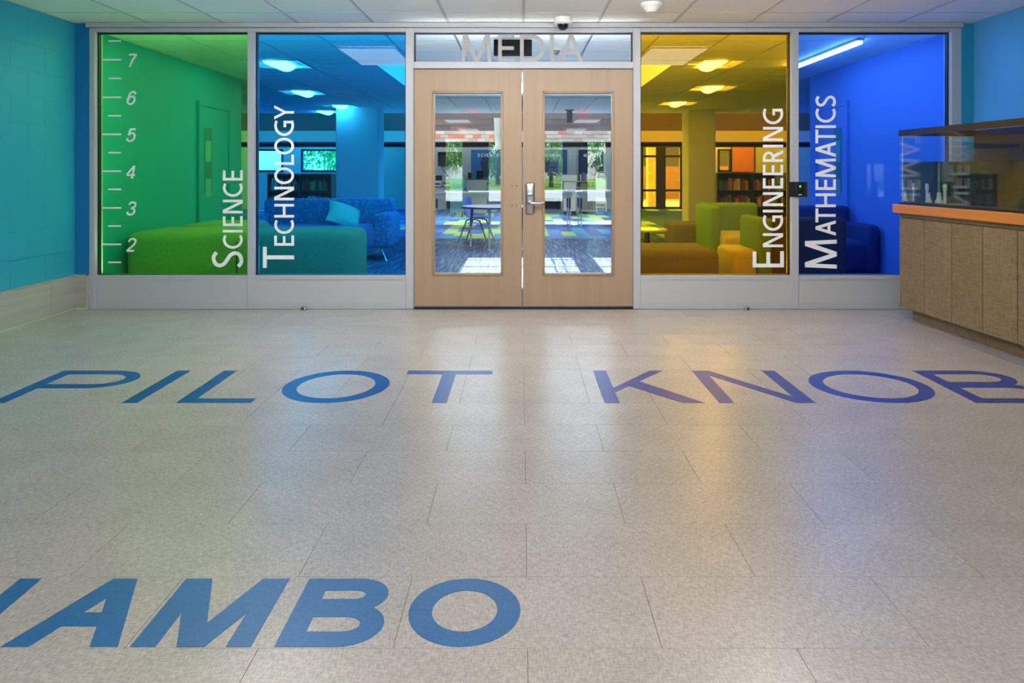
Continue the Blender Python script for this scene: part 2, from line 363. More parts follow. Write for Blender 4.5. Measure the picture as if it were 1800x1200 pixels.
# ------------------------------------------------------------------ side walls of the hall
BT = HC - (482 - VY) / 213.06
wall_left = tag(obj('wall_left', MB().box(XL - .2, XL - .004, YB, YW + .1, 0, ZC + .03), M_teal), 'teal painted block wall', None, None, 'structure')
blk = obj('block', MB().box(.0015, .004, -.1992, .1992, -.0992, .0992), M_teal, wall_left, local=True); used[blk.name] = False
for r in range(11):
    for k in range(8):
        y = YW - .2 - .4 * k - (.2 if r % 2 else 0); z = BT + .1 + .2 * r
        if z + .0985 < ZC + .03: place(blk, (XL - .004, y, z), wall_left)
wall_right = tag(obj('wall_right', MB().box(XR, XR + .2, YB, YW + .1, 0, ZC + .03), M_tealr), 'light blue painted wall behind the aquarium', None, None, 'structure')
def baseboard(name, x0, sgn, y0):
    b = tag(obj(name, MB().box(*(sorted((x0, x0 + sgn * .006))), y0, YW, 0, BT - .01), M_dark), 'grey wood-look tile wall base with metal edge', None, None, 'structure')
    y = YW; i = 0
    while y > y0:
        l = .345 if i == 0 else .6
        obj('base_tile', MB().box(*(sorted((x0, x0 + sgn * .012))), max(y0, y - l + .002), y - .002, .012, BT - .012), M_btile, b); y -= l; i += 1
    obj('metal_edge', MB().box(*(sorted((x0, x0 + sgn * .015))), y0, YW, BT - .012, BT), M_metal, b)
    obj('metal_edge', MB().box(*(sorted((x0, x0 + sgn * .018))), y0, YW, 0, .012), M_metal, b)
    return b
bl = baseboard('baseboard_left', XL, 1, 2.0)
br = baseboard('baseboard_right', XR, -1, 4.0)

# ------------------------------------------------------------------ glazed front wall
pxX = lambda p: (p - VX) / 213.06
pzZ = lambda p: HC - (p - VY) / 213.06
wall_front = tag(obj('wall_front', MB().box(XL, pxX(157), YW, YW + .12, 0, ZC), M_strip), 'aluminium framed glass wall of the media center', None, None, 'structure')
obj('wall_strip', MB().box(pxX(1690), XR, YW, YW + .12, 0, ZC), M_stripr, wall_front)
obj('base_tile', MB().box(XL + .012, pxX(155), YW - .012, YW, .012, BT - .012), M_btile, wall_front)
obj('metal_edge', MB().box(pxX(153.2), pxX(157.2), YW - .016, YW, 0, BT), M_metal, wall_front)
obj('metal_edge', MB().box(XL, pxX(157), YW - .016, YW, BT - .012, BT).box(XL, pxX(157), YW - .018, YW, 0, .012), M_metal, wall_front)
FB = YW + .118
mull = [(157, 167), (435, 447), (713, 727), (1113, 1126), (1391, 1404), (1672, 1690)]
zs, zh = pzZ(484), pzZ(56)
for a, b in mull: obj('mullion', MB().rbox(pxX(a), pxX(b), YW - .004, FB, 0, pzZ(49), .003, 1), M_frame, wall_front)
obj('head_trim', MB().box(pxX(154), pxX(1690), YW - .03, YW + .118, pzZ(48.5), ZC), M_frame, wall_front)
obj('head_rail', MB().box(pxX(157), pxX(1690), YW, FB, zh, pzZ(49)), M_frame, wall_front)
obj('transom_rail', MB().box(pxX(727), pxX(1113), YW, FB, pzZ(120), pzZ(108.5)), M_frame, wall_front)
bays = [(167, 435), (447, 713), (1126, 1391), (1404, 1672)]
for a, b in bays:
    p = obj('base_panel', MB().box(pxX(a), pxX(b), YW + .004, FB, .012, pzZ(486)), M_panel, wall_front)
    obj('panel_rail', MB().box(pxX(a), pxX(b), YW - .001, FB, pzZ(491.5), zs).box(pxX(a), pxX(b), YW - .001, YW + .01, 0, pzZ(531.5)), M_frame, wall_front)
obj('threshold', MB().box(pxX(727), pxX(1113), YW - .01, FB, 0, .012), mat('dark threshold', (44, 44, 50), .4, .6), wall_front)

def window(n, a, b, z0, z1, g, label):
    w = tag(obj('window_%d' % n, MB().box(pxX(a) + .002, pxX(b) - .002, YG, YG + .006, z0 + .002, z1 - .002), g), label, None, None, 'structure')
    k = .010
    obj('gasket', MB().box(pxX(a), pxX(a) + k, YG - .02, YG + .02, z0, z1).box(pxX(b) - k, pxX(b), YG - .02, YG + .02, z0, z1)
        .box(pxX(a), pxX(b), YG - .02, YG + .02, z1 - k, z1).box(pxX(a), pxX(b), YG - .014, YG + .014, z0, z0 + k * .4), M_gasket, w)
    return w
W1 = window(1, *bays[0], zs, zh, G_green, 'green glass pane with height ruler and SCIENCE lettering')
W2 = window(2, *bays[1], zs, zh, G_blue, 'sky blue glass pane lettered TECHNOLOGY')
W3 = window(3, *bays[2], zs, zh, G_yell, 'yellow glass pane lettered ENGINEERING')
W4 = window(4, *bays[3], zs, zh, G_ind, 'deep blue glass pane lettered MATHEMATICS')
W5 = window(5, 727, 1113, pzZ(108.5), zh, G_clear, 'clear transom pane over the doors lettered MEDIA')
yl = YG - .002
gx = lambda p: ax(p, yl)
gz = lambda p: az(p, yl)
def up_letter(ch, x0, x1, ytop, ybot, t, w):
    """letter turned a quarter left: its width runs up the glass, its height towards the left"""
    W = gz(ytop) - gz(ybot); H = gx(x1) - gx(x0); mb = MB(); X1 = gx(x1); Z0 = gz(ybot)
    for i, q in enumerate(glyph(ch, W, H, t)): mb.prism(q, lambda u, v: (X1 - v, yl - LS * (i % 11), Z0 + u), lambda u, v: (X1 - v, YG - .0008 + LS * (i % 11), Z0 + u))
    obj('letter', mb, M_vinyl, w)
S = 1 / 211.1
for ch, a, b in (('E', 299, 317.2), ('C', 322, 345.9), ('N', 350.8, 374.9), ('E', 379.8, 397.3), ('I', 404, 408.4), ('C', 413, 437)): up_letter(ch, 391.7, 426.6, a, b, 4.6 * S, W1)
up_letter('S', 372.4, 427.3, 441.2, 470, 6.4 * S, W1)
for ch, a, b in (('Y', 184.7, 209.9), ('G', 212.2, 239), ('O', 241.9, 271.3), ('L', 271.6, 289.6), ('O', 294.1, 323.6), ('N', 328, 352), ('H', 358.3, 382.3), ('C', 386.7, 411), ('E', 413.7, 431.7)): up_letter(ch, 482, 516.8, a, b, 4.6 * S, W2)
up_letter('T', 462, 517, 433.6, 470.7, 6.9 * S, W2)
for ch, a, b in (('G', 191.2, 218.4), ('N', 223, 247.7), ('I', 254.3, 259), ('R', 263.7, 284.4), ('E', 289.4, 307.9), ('E', 312.7, 331.2), ('N', 337.7, 362), ('I', 368.5, 373.3), ('G', 378.6, 405.4), ('N', 409.8, 434.3)): up_letter(ch, 1341, 1376.6, a, b, 4.7 * S, W3)
up_letter('E', 1323, 1378, 441.3, 469.7, 6.6 * S, W3)
for ch, a, b in (('S', 167.7, 187.6), ('C', 190.7, 215.6), ('I', 220, 225), ('T', 227.7, 252), ('A', 249, 275.7), ('M', 278.4, 311.6), ('E', 315, 333.7), ('H', 339.7, 364), ('T', 366.2, 390.7), ('A', 387.2, 414)): up_letter(ch, 1433.5, 1469.3, a, b, 4.9 * S, W4)
up_letter('M', 1415, 1471, 421, 472, 7.0 * S, W4)
def flat_letter(ch, x0, x1, ytop, ybot, t, w, m, name='letter'):
    W = gx(x1) - gx(x0); H = gz(ytop) - gz(ybot); mb = MB(); X0 = gx(x0); Z0 = gz(ybot)
    for i, q in enumerate(glyph(ch, W, H, t)): mb.prism(q, lambda u, v: (X0 + u, yl - LS * (i % 11), Z0 + v), lambda u, v: (X0 + u, YG - .0008 + LS * (i % 11), Z0 + v))
    obj(name, mb, m, w)
for ch, a, b in (('M', 811, 864), ('E', 875.6, 905), ('D', 914, 958), ('I', 966.8, 973.4), ('A', 982.8, 1025)): flat_letter(ch, a, b, 60, 109, 6.6 * S, W5, M_frost)
for d, y in (('7', 105), ('6', 171), ('5', 236), ('4', 300.8), ('3', 365.2), ('2', 429.3)):
    flat_letter(d, 223.5, 239, y - 10.5, y + 12.5, 3.4 * S, W1, M_vinyl, 'numeral')
    flat_letter('I', 180, 213, y - 1.5, y + 1.5, 3 * S, W1, M_vinyl, 'ruler_tick')
for y in (72, 137.7, 203.2, 268.3, 332.7, 397, 460.8): flat_letter('I', 190, 213, y - 1.4, y + 1.4, 3 * S, W1, M_vinyl, 'ruler_tick')

# ------------------------------------------------------------------ the pair of doors
def door(n, a, b, la, lb, label):
    x0, x1, z0, z1 = pxX(a), pxX(b), pzZ(538.5), pzZ(121.5); y0, y1 = YW + .02, YW + .065
    l0, l1, m0, m1 = ax(la, y0), ax(lb, y0), az(484, y0), az(160.5, y0)
    d = tag(obj('door_%d' % n, MB().box(x0, l0, y0, y1, z0, z1).box(l1, x1, y0, y1, z0, z1).box(l0, l1, y0, y1, z0, m0).box(l0, l1, y0, y1, m1, z1), M_maple), label, None, None, 'structure')
    k = .018
    for q in ((l0 - .004, l0 + k, m0, m1), (l1 - k, l1 + .004, m0, m1)): obj('glazing_bead', MB().rbox(q[0], q[1], y0 - .006, y1 + .006, q[2], q[3], .004, 2), M_bead, d, True)
    for q in ((l0, l1, m0 - .004, m0 + k), (l0, l1, m1 - k, m1 + .004)): obj('glazing_bead', MB().rbox(q[0], q[1], y0 - .006, y1 + .006, q[2], q[3], .004, 2), M_bead, d, True)
    obj('pane', MB().box(l0, l1, y0 + .02, y0 + .026, m0, m1), G_lite, d)
    return d
D1 = door(1, 727.5, 917.2, 760, 884, 'maple door leaf with a tall glass lite and four screw heads, no handle')
D2 = door(2, 919.2, 1112.6, 954, 1079, 'maple door leaf with a tall glass lite and a steel lever lock')
yd = YW + .02
for px, py in ((900, 326), (908, 326), (900, 361), (908, 361)):
    x, z = at(px, py, yd); obj('screw', MB().tube([(x, yd + .004, z), (x, yd - .003, z), (x, yd - .006, z)], [.008, .008, .004], 10), M_steel, D1, True)
x0, z1 = at(924, 321, yd); x1, z0 = at(939.5, 376, yd); xc = (x0 + x1) / 2
lk = obj('lock_plate', MB().rbox(x0, x1, yd - .02, yd, z0, z1, .012, 3), M_steel, D2, True)
zc = az(343, yd); obj('key_cylinder', MB().tube([(xc, yd - .018, zc), (xc, yd - .032, zc), (xc, yd - .034, zc)], [.021, .021, .017], 20).box(xc - .002, xc + .002, yd - .037, yd - .03, zc - .008, zc + .008), M_chrome, lk, True)
zl = az(356.5, yd); xe = ax(957, yd)
obj('lever', MB().tube([(xc - .004, yd - .01, zl), (xc - .004, yd - .055, zl), (xc + .006, yd - .066, zl), (xc + .03, yd - .068, zl + .001), (xc + .075, yd - .066, zl - .002), (xe - .02, yd - .062, zl + .003), (xe, yd - .05, zl + .004)], [.02, .013, .012, .0115, .0105, .0105, .009], 14), M_chrome, lk, True)
# sheet of paper taped to the back of the left lite
yp = YW + .052
x0, z1 = at(868, 207, yp); x1, z0 = at(881.5, 262, yp)
tag(obj('paper_sheet', MB().add([(x0, yp, z1), (x1, yp, z1), (x1, yp, z0), (x0 + .012, yp, z0), (x0, yp + .001, z1), (x1, yp + .001, z1), (x1, yp + .001, z0), (x0 + .012, yp + .001, z0)], [(0, 1, 2, 3), (7, 6, 5, 4), (0, 4, 5, 1), (1, 5, 6, 2), (2, 6, 7, 3), (3, 7, 4, 0)]), mat('paper', (232, 232, 230), .8), base=(x0, yp, z0)), 'white paper sheet taped behind the glass of the left door', 'paper')

# ------------------------------------------------------------------ small fittings on the hall side
cr = thing('card_reader', 'black card reader with green light on the mullion', 'card reader', (pxX(1401.5), YW - .004, pzZ(346)))
x0, x1, z0, z1 = pxX(1385), pxX(1418.5), pzZ(346), pzZ(319.5)
obj('back_plate', MB().rbox(x0, x1, YW - .012, YW - .004, z0, z1, .002, 1), M_black, cr)
x2, x3 = pxX(1395.5), pxX(1411)
rd = obj('reader_body', MB().rbox(x2, x3, YW - .032, YW - .012, z0 + .004, z1 - .006, .005, 2), mat('reader black', (16, 16, 20), .3), cr, True)
obj('status_light', MB().tube([(pxX(1404), YW - .033, pzZ(327.3)), (pxX(1404), YW - .0315, pzZ(327.3))], .0075, 12), mat('green led', (40, 255, 90), .5, emit=(30, 255, 90), es=3), rd)
obj('printed_mark', MB().box(pxX(1401), pxX(1407), YW - .0326, YW - .0318, pzZ(342.6), pzZ(341)), M_white, rd)
for px, lab in ((537, 'floor door stop below the TECHNOLOGY pane'), (1310, 'floor door stop below the ENGINEERING pane')):
    x = pxX(px); y = YW - .045
    ds = thing('door_stop', 'small domed steel ' + lab, 'door stop', (x, y, 0), 0, 'floor door stops')
    obj('dome', MB().lathe([(.026, 0), (.026, .012), (.02, .024), (.008, .03)], (x, y, 0), 18), M_steel, ds, True)
    obj('rubber_bumper', MB().tube([(x, y - .02, .014), (x, y - .03, .014)], .009, 12), M_black, ds, True)
y = 6.05; x = ax(989.5, y)
dc = thing('dome_camera', 'white ceiling security camera with black dome over the doors', 'camera', (x, y, ZC))
obj('housing', MB().lathe([(.072, 0), (.072, -.042), (.064, -.052), (.044, -.054)], (x, y, ZC), 28), M_white, dc, True)
obj('dome', MB().lathe([(.044, -.05), (.042, -.072), (.034, -.088), (.02, -.099), (.006, -.102)], (x, y, ZC), 24), M_blackg, dc, True)
y = 5.53; x = ax(1145, y)
sd = thing('smoke_detector', 'round white smoke detector on the hall ceiling', 'smoke detector', (x, y, ZC))
obj('base_ring', MB().lathe([(.076, 0), (.076, -.02), (.066, -.03)], (x, y, ZC), 28), M_white, sd, True)
obj('sensing_head', MB().lathe([(.064, -.028), (.054, -.045), (.036, -.058), (.034, -.066), (.01, -.07)], (x, y, ZC), 28), M_white, sd, True)

# ------------------------------------------------------------------ aquarium and its cabinet
TH = .046; OC = (2.905, 5.85)
def lw(x, y): c, s = math.cos(TH), math.sin(TH); return (OC[0] + c * x - s * y, OC[1] + s * x + c * y)
LEN = 2.62; DEP = .66
cab = thing('cabinet', 'taupe laminate base cabinet with flat doors under the fish tank', 'cabinet', (OC[0], OC[1], 0), TH)
zt0, zt1 = .10, .817
bp = [lw(-.075, -.75), lw(.10, -.75), lw(.10, -LEN), lw(-.075, -LEN)]; bq = [lw(.03, -.02), lw(.10, -.02), lw(.10, -.75), lw(.03, -.75)]
for q in (bp, bq): obj('border_strip', MB().prism(q, lambda u, v: (u, v, -.001), lambda u, v: (u, v, .002)), mat('grey border strip', (150, 146, 150), .4), floor)
obj('body', MB().box(.02, DEP, -LEN, -.012, zt0, zt1).box(.004, .02, -LEN, -.012, zt1 - .032, zt1), M_lam, cab, local=True)
obj('end_panel', MB().box(0, DEP, -.012, 0, zt0, zt1), M_lam, cab, local=True)
obj('toe_kick', MB().box(.075, DEP, -LEN, -.05, 0, zt0), M_lam, cab, local=True)
obj('reveal', MB().box(.0165, .021, -LEN, -.012, zt0, zt1 - .034), mat('painted gap shade', (18, 14, 12), .9), cab, local=True)  # dark sheet behind the doors stands in for shade in the gaps
ydr = [-.014, -.33, -.655, -.98, -1.30, -1.625, -1.95, -2.275, -2.6]
for a, b in zip(ydr, ydr[1:]): obj('door', MB().box(0, .018, b + .003, a - .003, zt0 + .001, zt1 - .036), M_lam, cab, local=True)
ct = thing('countertop', 'orange oak countertop slab on the taupe cabinet', 'countertop', (OC[0], OC[1], zt1), TH)
obj('slab', MB().rbox(-.04, DEP + .02, -LEN - .03, .035, 0, .067, .006, 2), M_oak, ct, local=True)
tz = zt1 + .067; tk = .012; TL = 2.45; TD = .6; TZ = 1.45 - tz
tank = thing('aquarium', 'long glass fish tank with black rims half full of water', 'aquarium', (OC[0], OC[1], tz), TH)
M_rim = mat('tank rim black brown', (30, 22, 20), .3)
obj('bottom_rim', MB().box(-.004, TD + .004, -TL, .004, 0, .016), M_rim, tank, local=True)
obj('top_rim', MB().box(-.006, .02, -TL, .006, TZ - .045, TZ).box(TD - .02, TD + .006, -TL, .006, TZ - .045, TZ).box(.02, TD - .02, -.016, .006, TZ - .045, TZ).box(.02, TD - .02, -TL, -TL + .02, TZ - .045, TZ), M_rim, tank, local=True)
obj('glass_pane', MB().box(0, tk, -TL, 0, .016, TZ - .04), G_tank, tank, local=True)
obj('glass_pane', MB().box(tk, TD - tk, -tk, 0, .016, TZ - .04), G_tank, tank, local=True)
obj('glass_pane', MB().box(tk, TD - tk, -TL, -TL + tk, .016, TZ - .04), G_tank, tank, local=True)
obj('back_panel', MB().box(TD - tk, TD, -TL, 0, .016, TZ - .04), mat('tank background', (44, 36, 26), .6), tank, local=True)
obj('floor_panel', MB().box(tk, TD - tk, -TL + tk, -tk, .016, .024), mat('tank floor', (70, 78, 72), .6), tank, local=True)
# silicone corner seams
obj('corner_seam', MB().box(tk, tk + .006, -tk - .006, -tk, .016, TZ - .045), mat('silicone', (170, 196, 196), .4), tank, local=True)
wm = bpy.data.materials.new('water'); wm.use_nodes = True; wb = wm.node_tree.nodes['Principled BSDF']
wb.inputs['Base Color'].default_value = (.86, .96, .93, 1); wb.inputs['Transmission Weight'].default_value = 1; wb.inputs['Roughness'].default_value = 0; wb.inputs['IOR'].default_value = 1.333
WZ = 1.203 - tz
obj('water', MB().box(tk + .001, TD - tk - .001, -TL + tk + .001, -tk - .001, .025, WZ), wm, tank, local=True)
M_pvc = mat('white pvc', (232, 232, 214), .45)
def pipe(lx, ly, h, r, kind, label):
    X, Y = lw(lx, ly); t = thing('pipe_fitting', label, 'pipe', (X, Y, tz + .0245))
    if kind == 'cone': obj('strainer', MB().lathe([(r * 2, 0), (r * 1.7, .012), (r * 1.25, h * .35), (r * 1.05, h * .7), (r * .95, h), (r * .6, h + .004)], (0, 0, 0), 16), M_pvc, t, True, True)
    else: obj('pipe_stem', MB().lathe([(r, 0), (r, h - .05)], (0, 0, 0), 14), M_pvc, t, True, True)
    if kind == 'cap': obj('pipe_cap', MB().lathe([(r * 1.3, h - .05), (r * 1.35, h - .02), (r * 1.15, h - .004), (r * .6, h)], (0, 0, 0), 14), M_pvc, t, True, True)
pipe(.30, -.10, .135, .014, 'cap', 'white capped pipe in the tank, tallest at the far end')
pipe(.24, -.17, .062, .017, 'cone', 'short white strainer in the tank beside the tallest pipe')
pipe(.31, -.24, .07, .02, 'cone', 'flared white strainer at the foot of the clear tube in the tank')
pipe(.35, -.28, .135, .016, 'cap', 'white capped pipe in the tank nearest the black reader')
X, Y = lw(.31, -.24)
tag(obj('clear_tube', MB().tube([(X, Y, tz + .10), (X, Y, WZ + tz - .004)], .012, 12), mat('milky tube', (140, 170, 172), .3), smooth=True, base=(X, Y, tz + .10)), 'thin clear tube standing on the flared strainer in the tank', 'tube')

# ================================================================== media center beyond the glass
YI = YW + .12; YC = 15.7; YBK = 23.3; ZR = 3.6
M_walk = mat('walk-off carpet', (70, 84, 108), .95, 0, .1)
nt_ = M_walk.node_tree; n_ = nt_.nodes; l_ = nt_.links
g_ = n_.new('ShaderNodeNewGeometry'); mp_ = n_.new('ShaderNodeMapping'); mp_.inputs['Scale'].default_value = (48, 1.6, 1); l_.new(g_.outputs['Position'], mp_.inputs[0])
z_ = n_.new('ShaderNodeTexNoise'); z_.inputs['Scale'].default_value = 1; z_.inputs['Detail'].default_value = 2; l_.new(mp_.outputs[0], z_.inputs['Vector'])
cr_ = n_.new('ShaderNodeValToRGB'); e_ = cr_.color_ramp.elements
e_[0].position = .38; e_[0].color = (*s2l((58, 72, 98)), 1); e_[1].position = .68; e_[1].color = (*s2l((124, 140, 158)), 1)
q_ = e_.new(.55); q_.color = (*s2l((84, 100, 126)), 1)
l_.new(z_.outputs[0], cr_.inputs[0]); l_.new(cr_.outputs[0], n_['Principled BSDF'].inputs['Base Color'])
M_c = [mat('carpet ' + k, c, .95, 0, .1, .12, (30, 6, 1)) for k, c in (('lime', (164, 200, 112)), ('royal', (72, 108, 186)), ('navy', (62, 86, 156)), ('teal', (74, 142, 182)), ('sky', (88, 132, 196)))]
fl2 = tag(obj('floor', MB().box(-9, 9, YW + .01, YBK + .1, -.12, -.004), M_walk), 'carpet of the media center, grey blue by the doors then coloured planks', None, None, 'structure')
obj('walk_off_carpet', MB().box(-9, 9, YI, 13.0, -.004, 0), M_walk, fl2)
obj('carpet_field', MB().box(-9, -2.95, 13, YBK, -.004, 0).box(2.95, 9, 13, YBK, -.004, 0), M_c[1], fl2)
pm = [obj('carpet_tile', MB().box(-.1215, .1215, -.4985, .4985, -.004, 0), m, fl2) for m in M_c]
for o in pm: used[o.name] = False
rc = random.Random(11)
for k in range(-12, 12):
    x = .245 * (k + .5); y = 13.5 - (.5 if k % 2 else 0)
    while y < 23.2:
        c = rc.choices(range(5), (34, 22, 14, 18, 12))[0]
        y0 = max(13.0, y - .4985); o = None
        if abs(x) > .15:
            if y - .5 < 12.99:
                obj('carpet_tile', MB().box(x - .1215, x + .1215, 13.0, y + .4985, -.004, 0), M_c[c], fl2)
            else: place(pm[c], (x, y, 0), fl2)
        y += 1.0
obj('carpet_field', MB().box(-2.95, 2.95, 13, YBK, -.004, -.002), M_c[1], fl2)

# ceiling with its skylight well
SX0, SX1, SY0, SY1 = -1.66, 1.72, 8.72, 12.15
c2 = tag(obj('ceiling', MB().box(-9, 9, YI, SY0 - .11, ZC + .03, ZC + .2).box(-9, 9, SY1 + .11, YC, ZC + .03, ZC + .2).box(-9, SX0 - .11, SY0 - .11, SY1 + .11, ZC + .03, ZC + .2).box(SX1 + .11, 9, SY0 - .11, SY1 + .11, ZC + .03, ZC + .2), M_grid), 'white suspended tile ceiling of the media center with a skylight well', None, None, 'structure')
M_ceil2 = mat('lounge ceiling tile', (242, 243, 242), .9, 0, .2, .02, (60, 60, 60))
it = obj('ceiling_tile', MB().box(-CP / 2 + .010, CP / 2 - .010, -CP / 2 + .006, CP / 2 - .006, 0, .02), M_ceil2, c2); used[it.name] = False
LIGHTS = [(-2.65, 8.5), (-3.5, 11.5), (-3.42, 14.2), (-4.05, 15.2), (2.2, 8.5), (2.95, 11.35), (2.85, 13.8)]
snap = lambda v, o: o + CP * (math.floor((v - o) / CP) + .5)
YO = YI + .12
LG = [(snap(a, CX0), snap(b, YO)) for a, b in LIGHTS]
for j in range(15):
    y = YO + CP * (j + .5)
    if y > YC - .2: break
    for k in range(-15, 15):
        x = CX0 + CP * (k + .5)
        if abs(x) > min(8.8, y * .58 + .3): continue
        if SX0 - .31 < x < SX1 + .31 and SY0 - .31 < y < SY1 + .31: continue
        if any(abs(x - a) < .1 and abs(y - b) < .1 for a, b in LG): continue
        place(it, (x, y, ZC + .004), c2)
obj('grid_bar', MB().box(SX0 - .3, SX1 + .3, SY0 - .3, SY0 - .1, ZC + .002, ZC + .03).box(SX0 - .3, SX1 + .3, SY1 + .1, SY1 + .3, ZC + .002, ZC + .03).box(SX0 - .3, SX0 - .1, SY0, SY1, ZC + .002, ZC + .03).box(SX1 + .1, SX1 + .3, SY0, SY1, ZC + .002, ZC + .03), M_ceil2, c2)
M_well = mat('skylight well paint', (240, 240, 238), .8)
obj('skylight_well', MB().box(SX0 - .1, SX0, SY0, SY1, ZC + .001, 3.5).box(SX1, SX1 + .1, SY0, SY1, ZC + .001, 3.5).box(SX0, SX1, SY0 - .1, SY0, ZC + .001, 3.5).box(SX0, SX1, SY1, SY1 + .1, ZC + .001, 3.5), M_well, c2)
rf = MB(); Y0r, Y1r = 8.9, 11.95
for a, b in ((SX0 - .1, -.70), (.66, .94), (1.62, SX1 + .1)): rf.box(a, b, SY0 - .1, SY1 + .1, 3.4, 3.46)
rf.box(SX0, SX1, SY0 - .1, Y0r, 3.4, 3.46).box(SX0, SX1, Y1r, SY1 + .1, 3.4, 3.46)
obj('skylight_cover', rf, M_well, c2)  # unseen roof cover, openings shaped so the sun patches land inside
sb = MB()
for x in (.40, .52, 1.2): sb.box(x - .012, x + .012, Y0r, Y1r, 3.41, 3.45)
for i in range(12): sb.box(.40, .66, Y0r + .1 + .25 * i, Y0r + .13 + .25 * i, 3.42, 3.44)
for y in (11.0, 11.68): sb.box(-.7, 1.62, y - .02, y + .02, 3.41, 3.45)
obj('skylight_bar', sb, M_frame, c2)
# open higher roof over the far end
roof = tag(obj('ceiling', MB().box(-9, .3, YC, YBK + .2, ZR, ZR + .1).box(2.25, 9, YC, YBK + .2, ZR, ZR + .1).box(.3, 2.25, YC, 18.3, ZR, ZR + .1).box(.3, 2.25, 19.6, YBK + .2, ZR, ZR + .1).box(-9, 9, YC, YC + .1, ZC, ZR), M_well), 'higher white ceiling over the far end of the media center', None, None, 'structure')

# walls
M_wallg = mat('pale green grey wall', (206, 214, 204), .8)
M_teal2 = mat('lounge teal wall', (24, 164, 196), .6)
M_blue2 = mat('lounge blue wall', (120, 150, 214), .6)
wl2 = tag(obj('wall_left', MB().box(-3.84, -3.72, YI, 10.1, 0, ZC + .03), M_teal2), 'teal side wall behind the green pane', None, None, 'structure')
wr2 = tag(obj('wall_right', MB().box(3.75, 3.87, YI, 9.9, 0, ZC + .03), M_blue2), 'blue side wall behind the deep blue pane', None, None, 'structure')
tag(obj('wall_left', MB().box(-9.1, -9, YI, YBK, 0, ZR), M_wallg), 'pale far left wall of the media center', None, None, 'structure')
tag(obj('wall_right', MB().box(9, 9.1, YI, YBK, 0, ZR), M_wallg), 'pale far right wall of the media center', None, None, 'structure')
tag(obj('wall_front', MB().box(-9.1, -3.72, YI - .1, YI, 0, ZR).box(3.75, 9.1, YI - .1, YI, 0, ZR), M_wallg), 'pale wall on the media center side beyond the glass', None, None, 'structure')
# back wall with windows: (x0,x1,z0,z1)
wins = [(-8.2, -7.3, 1.14, 1.84), (-6.75, -5.6, 1.14, 1.84), (3.66, 5.12, .02, 2.0), (6.0, 6.4, 1.14, 1.84)]
xs = [-9.1]; bw = MB()
for a, b, c, d in wins:
    bw.box(xs[-1], a, YBK, YBK + .15, 0, ZR).box(a, b, YBK, YBK + .15, 0, c).box(a, b, YBK, YBK + .15, d, ZR); xs.append(b)
bw.box(xs[-1], 9.1, YBK, YBK + .15, 0, ZR)
tag(obj('wall_back', bw, M_wallg), 'pale green far wall of the media center with posters', None, None, 'structure')
M_wfr = mat('dark bronze window frame', (56, 46, 40), .5)
for i, (a, b, c, d) in enumerate(wins):
    w = tag(obj('window_%d' % (6 + i), MB().box(a, b, YBK + .06, YBK + .066, c, d), G_clear), ['far window at the end of the lounge, narrow pane', 'far window at the end of the lounge, wide pane', 'tall storefront window seen behind the yellow pane', 'small far window beyond the bookcase'][i], None, None, 'structure')
    k = .06
    obj('window_frame', MB().box(a, a + k, YBK - .02, YBK + .1, c, d).box(b - k, b, YBK - .02, YBK + .1, c, d).box(a, b, YBK - .02, YBK + .1, c, c + k).box(a, b, YBK - .02, YBK + .1, d - k, d), M_wfr, w)
    if i == 2:
        for x, h in ((4.25, .30), (4.87, .07)): obj('mullion', MB().box(x - h / 2, x + h / 2, YBK - .05, YBK + .1, c, d), M_wfr, w)
        for z in (.58, 1.62): obj('mullion', MB().box(a, b, YBK - .03, YBK + .1, z - .035, z + .035), M_wfr, w)
# brick beam
def brickmat(name, base, p, hot=(200, 116, 90)):
    m = bpy.data.materials.new(name); m.use_nodes = True; n = m.node_tree.nodes; l = m.node_tree.links; b = n['Principled BSDF']
    oi = n.new('ShaderNodeObjectInfo'); r = n.new('ShaderNodeValToRGB'); r.color_ramp.interpolation = 'CONSTANT'; e = r.color_ramp.elements
    e[0].color = (*s2l(base), 1); e[1].position = p; e[1].color = (*s2l(hot), 1)
    for i in range(3):
        q = e.new(.18 + .2 * i); q.color = (*s2l([min(255, v * (.9, 1.06, .97)[i]) for v in base]), 1)
    l.new(oi.outputs['Random'], r.inputs[0]); l.new(r.outputs[0], b.inputs['Base Color']); b.inputs['Roughness'].default_value = .9; return m
M_brl = brickmat('light brick', (182, 164, 154), .84); M_brd = brickmat('brick with painted shade', (98, 86, 88), .86, (122, 90, 86))  # upper bricks coloured darker for shade, lower ones paler as lit
M_mort = mat('brick mortar', (168, 158, 150), .9); M_mortd = mat('brick course in painted shade', (92, 78, 80), .9)
BYF = 19.1
beam = tag(obj('beam', MB().box(-9, 9, BYF, BYF + .5, 1.894, 2.17), M_mort), 'brick beam of light and orange bricks across the far end', None, None, 'structure')
bk = obj('brick', MB().box(-.098, .098, -.012, .01, -.041, .041), M_brl, beam); used[bk.name] = False
for r in range(3):
    for k in range(-13, 13):
        x = .204 * (k + (.5 if r % 2 else 0))
        if abs(x) > .3: place(bk, (x, BYF - .002, 1.94 + .09 * r), beam)
beam2 = tag(obj('beam', MB().box(-9, 9, BYF + .25, BYF + .5, 2.17, 2.78), M_mortd), 'brick course coloured as shaded, above the light brick beam', None, None, 'structure')
bk2 = obj('brick', MB().box(-.197, .197, -.012, .01, -.072, .072), M_brd, beam2); used[bk2.name] = False
for r in range(4):
    for k in range(-7, 7):
        x = .404 * (k + (.5 if r % 2 else 0))
        if abs(x) > .3: place(bk2, (x, BYF + .248, 2.25 + .154 * r), beam2)
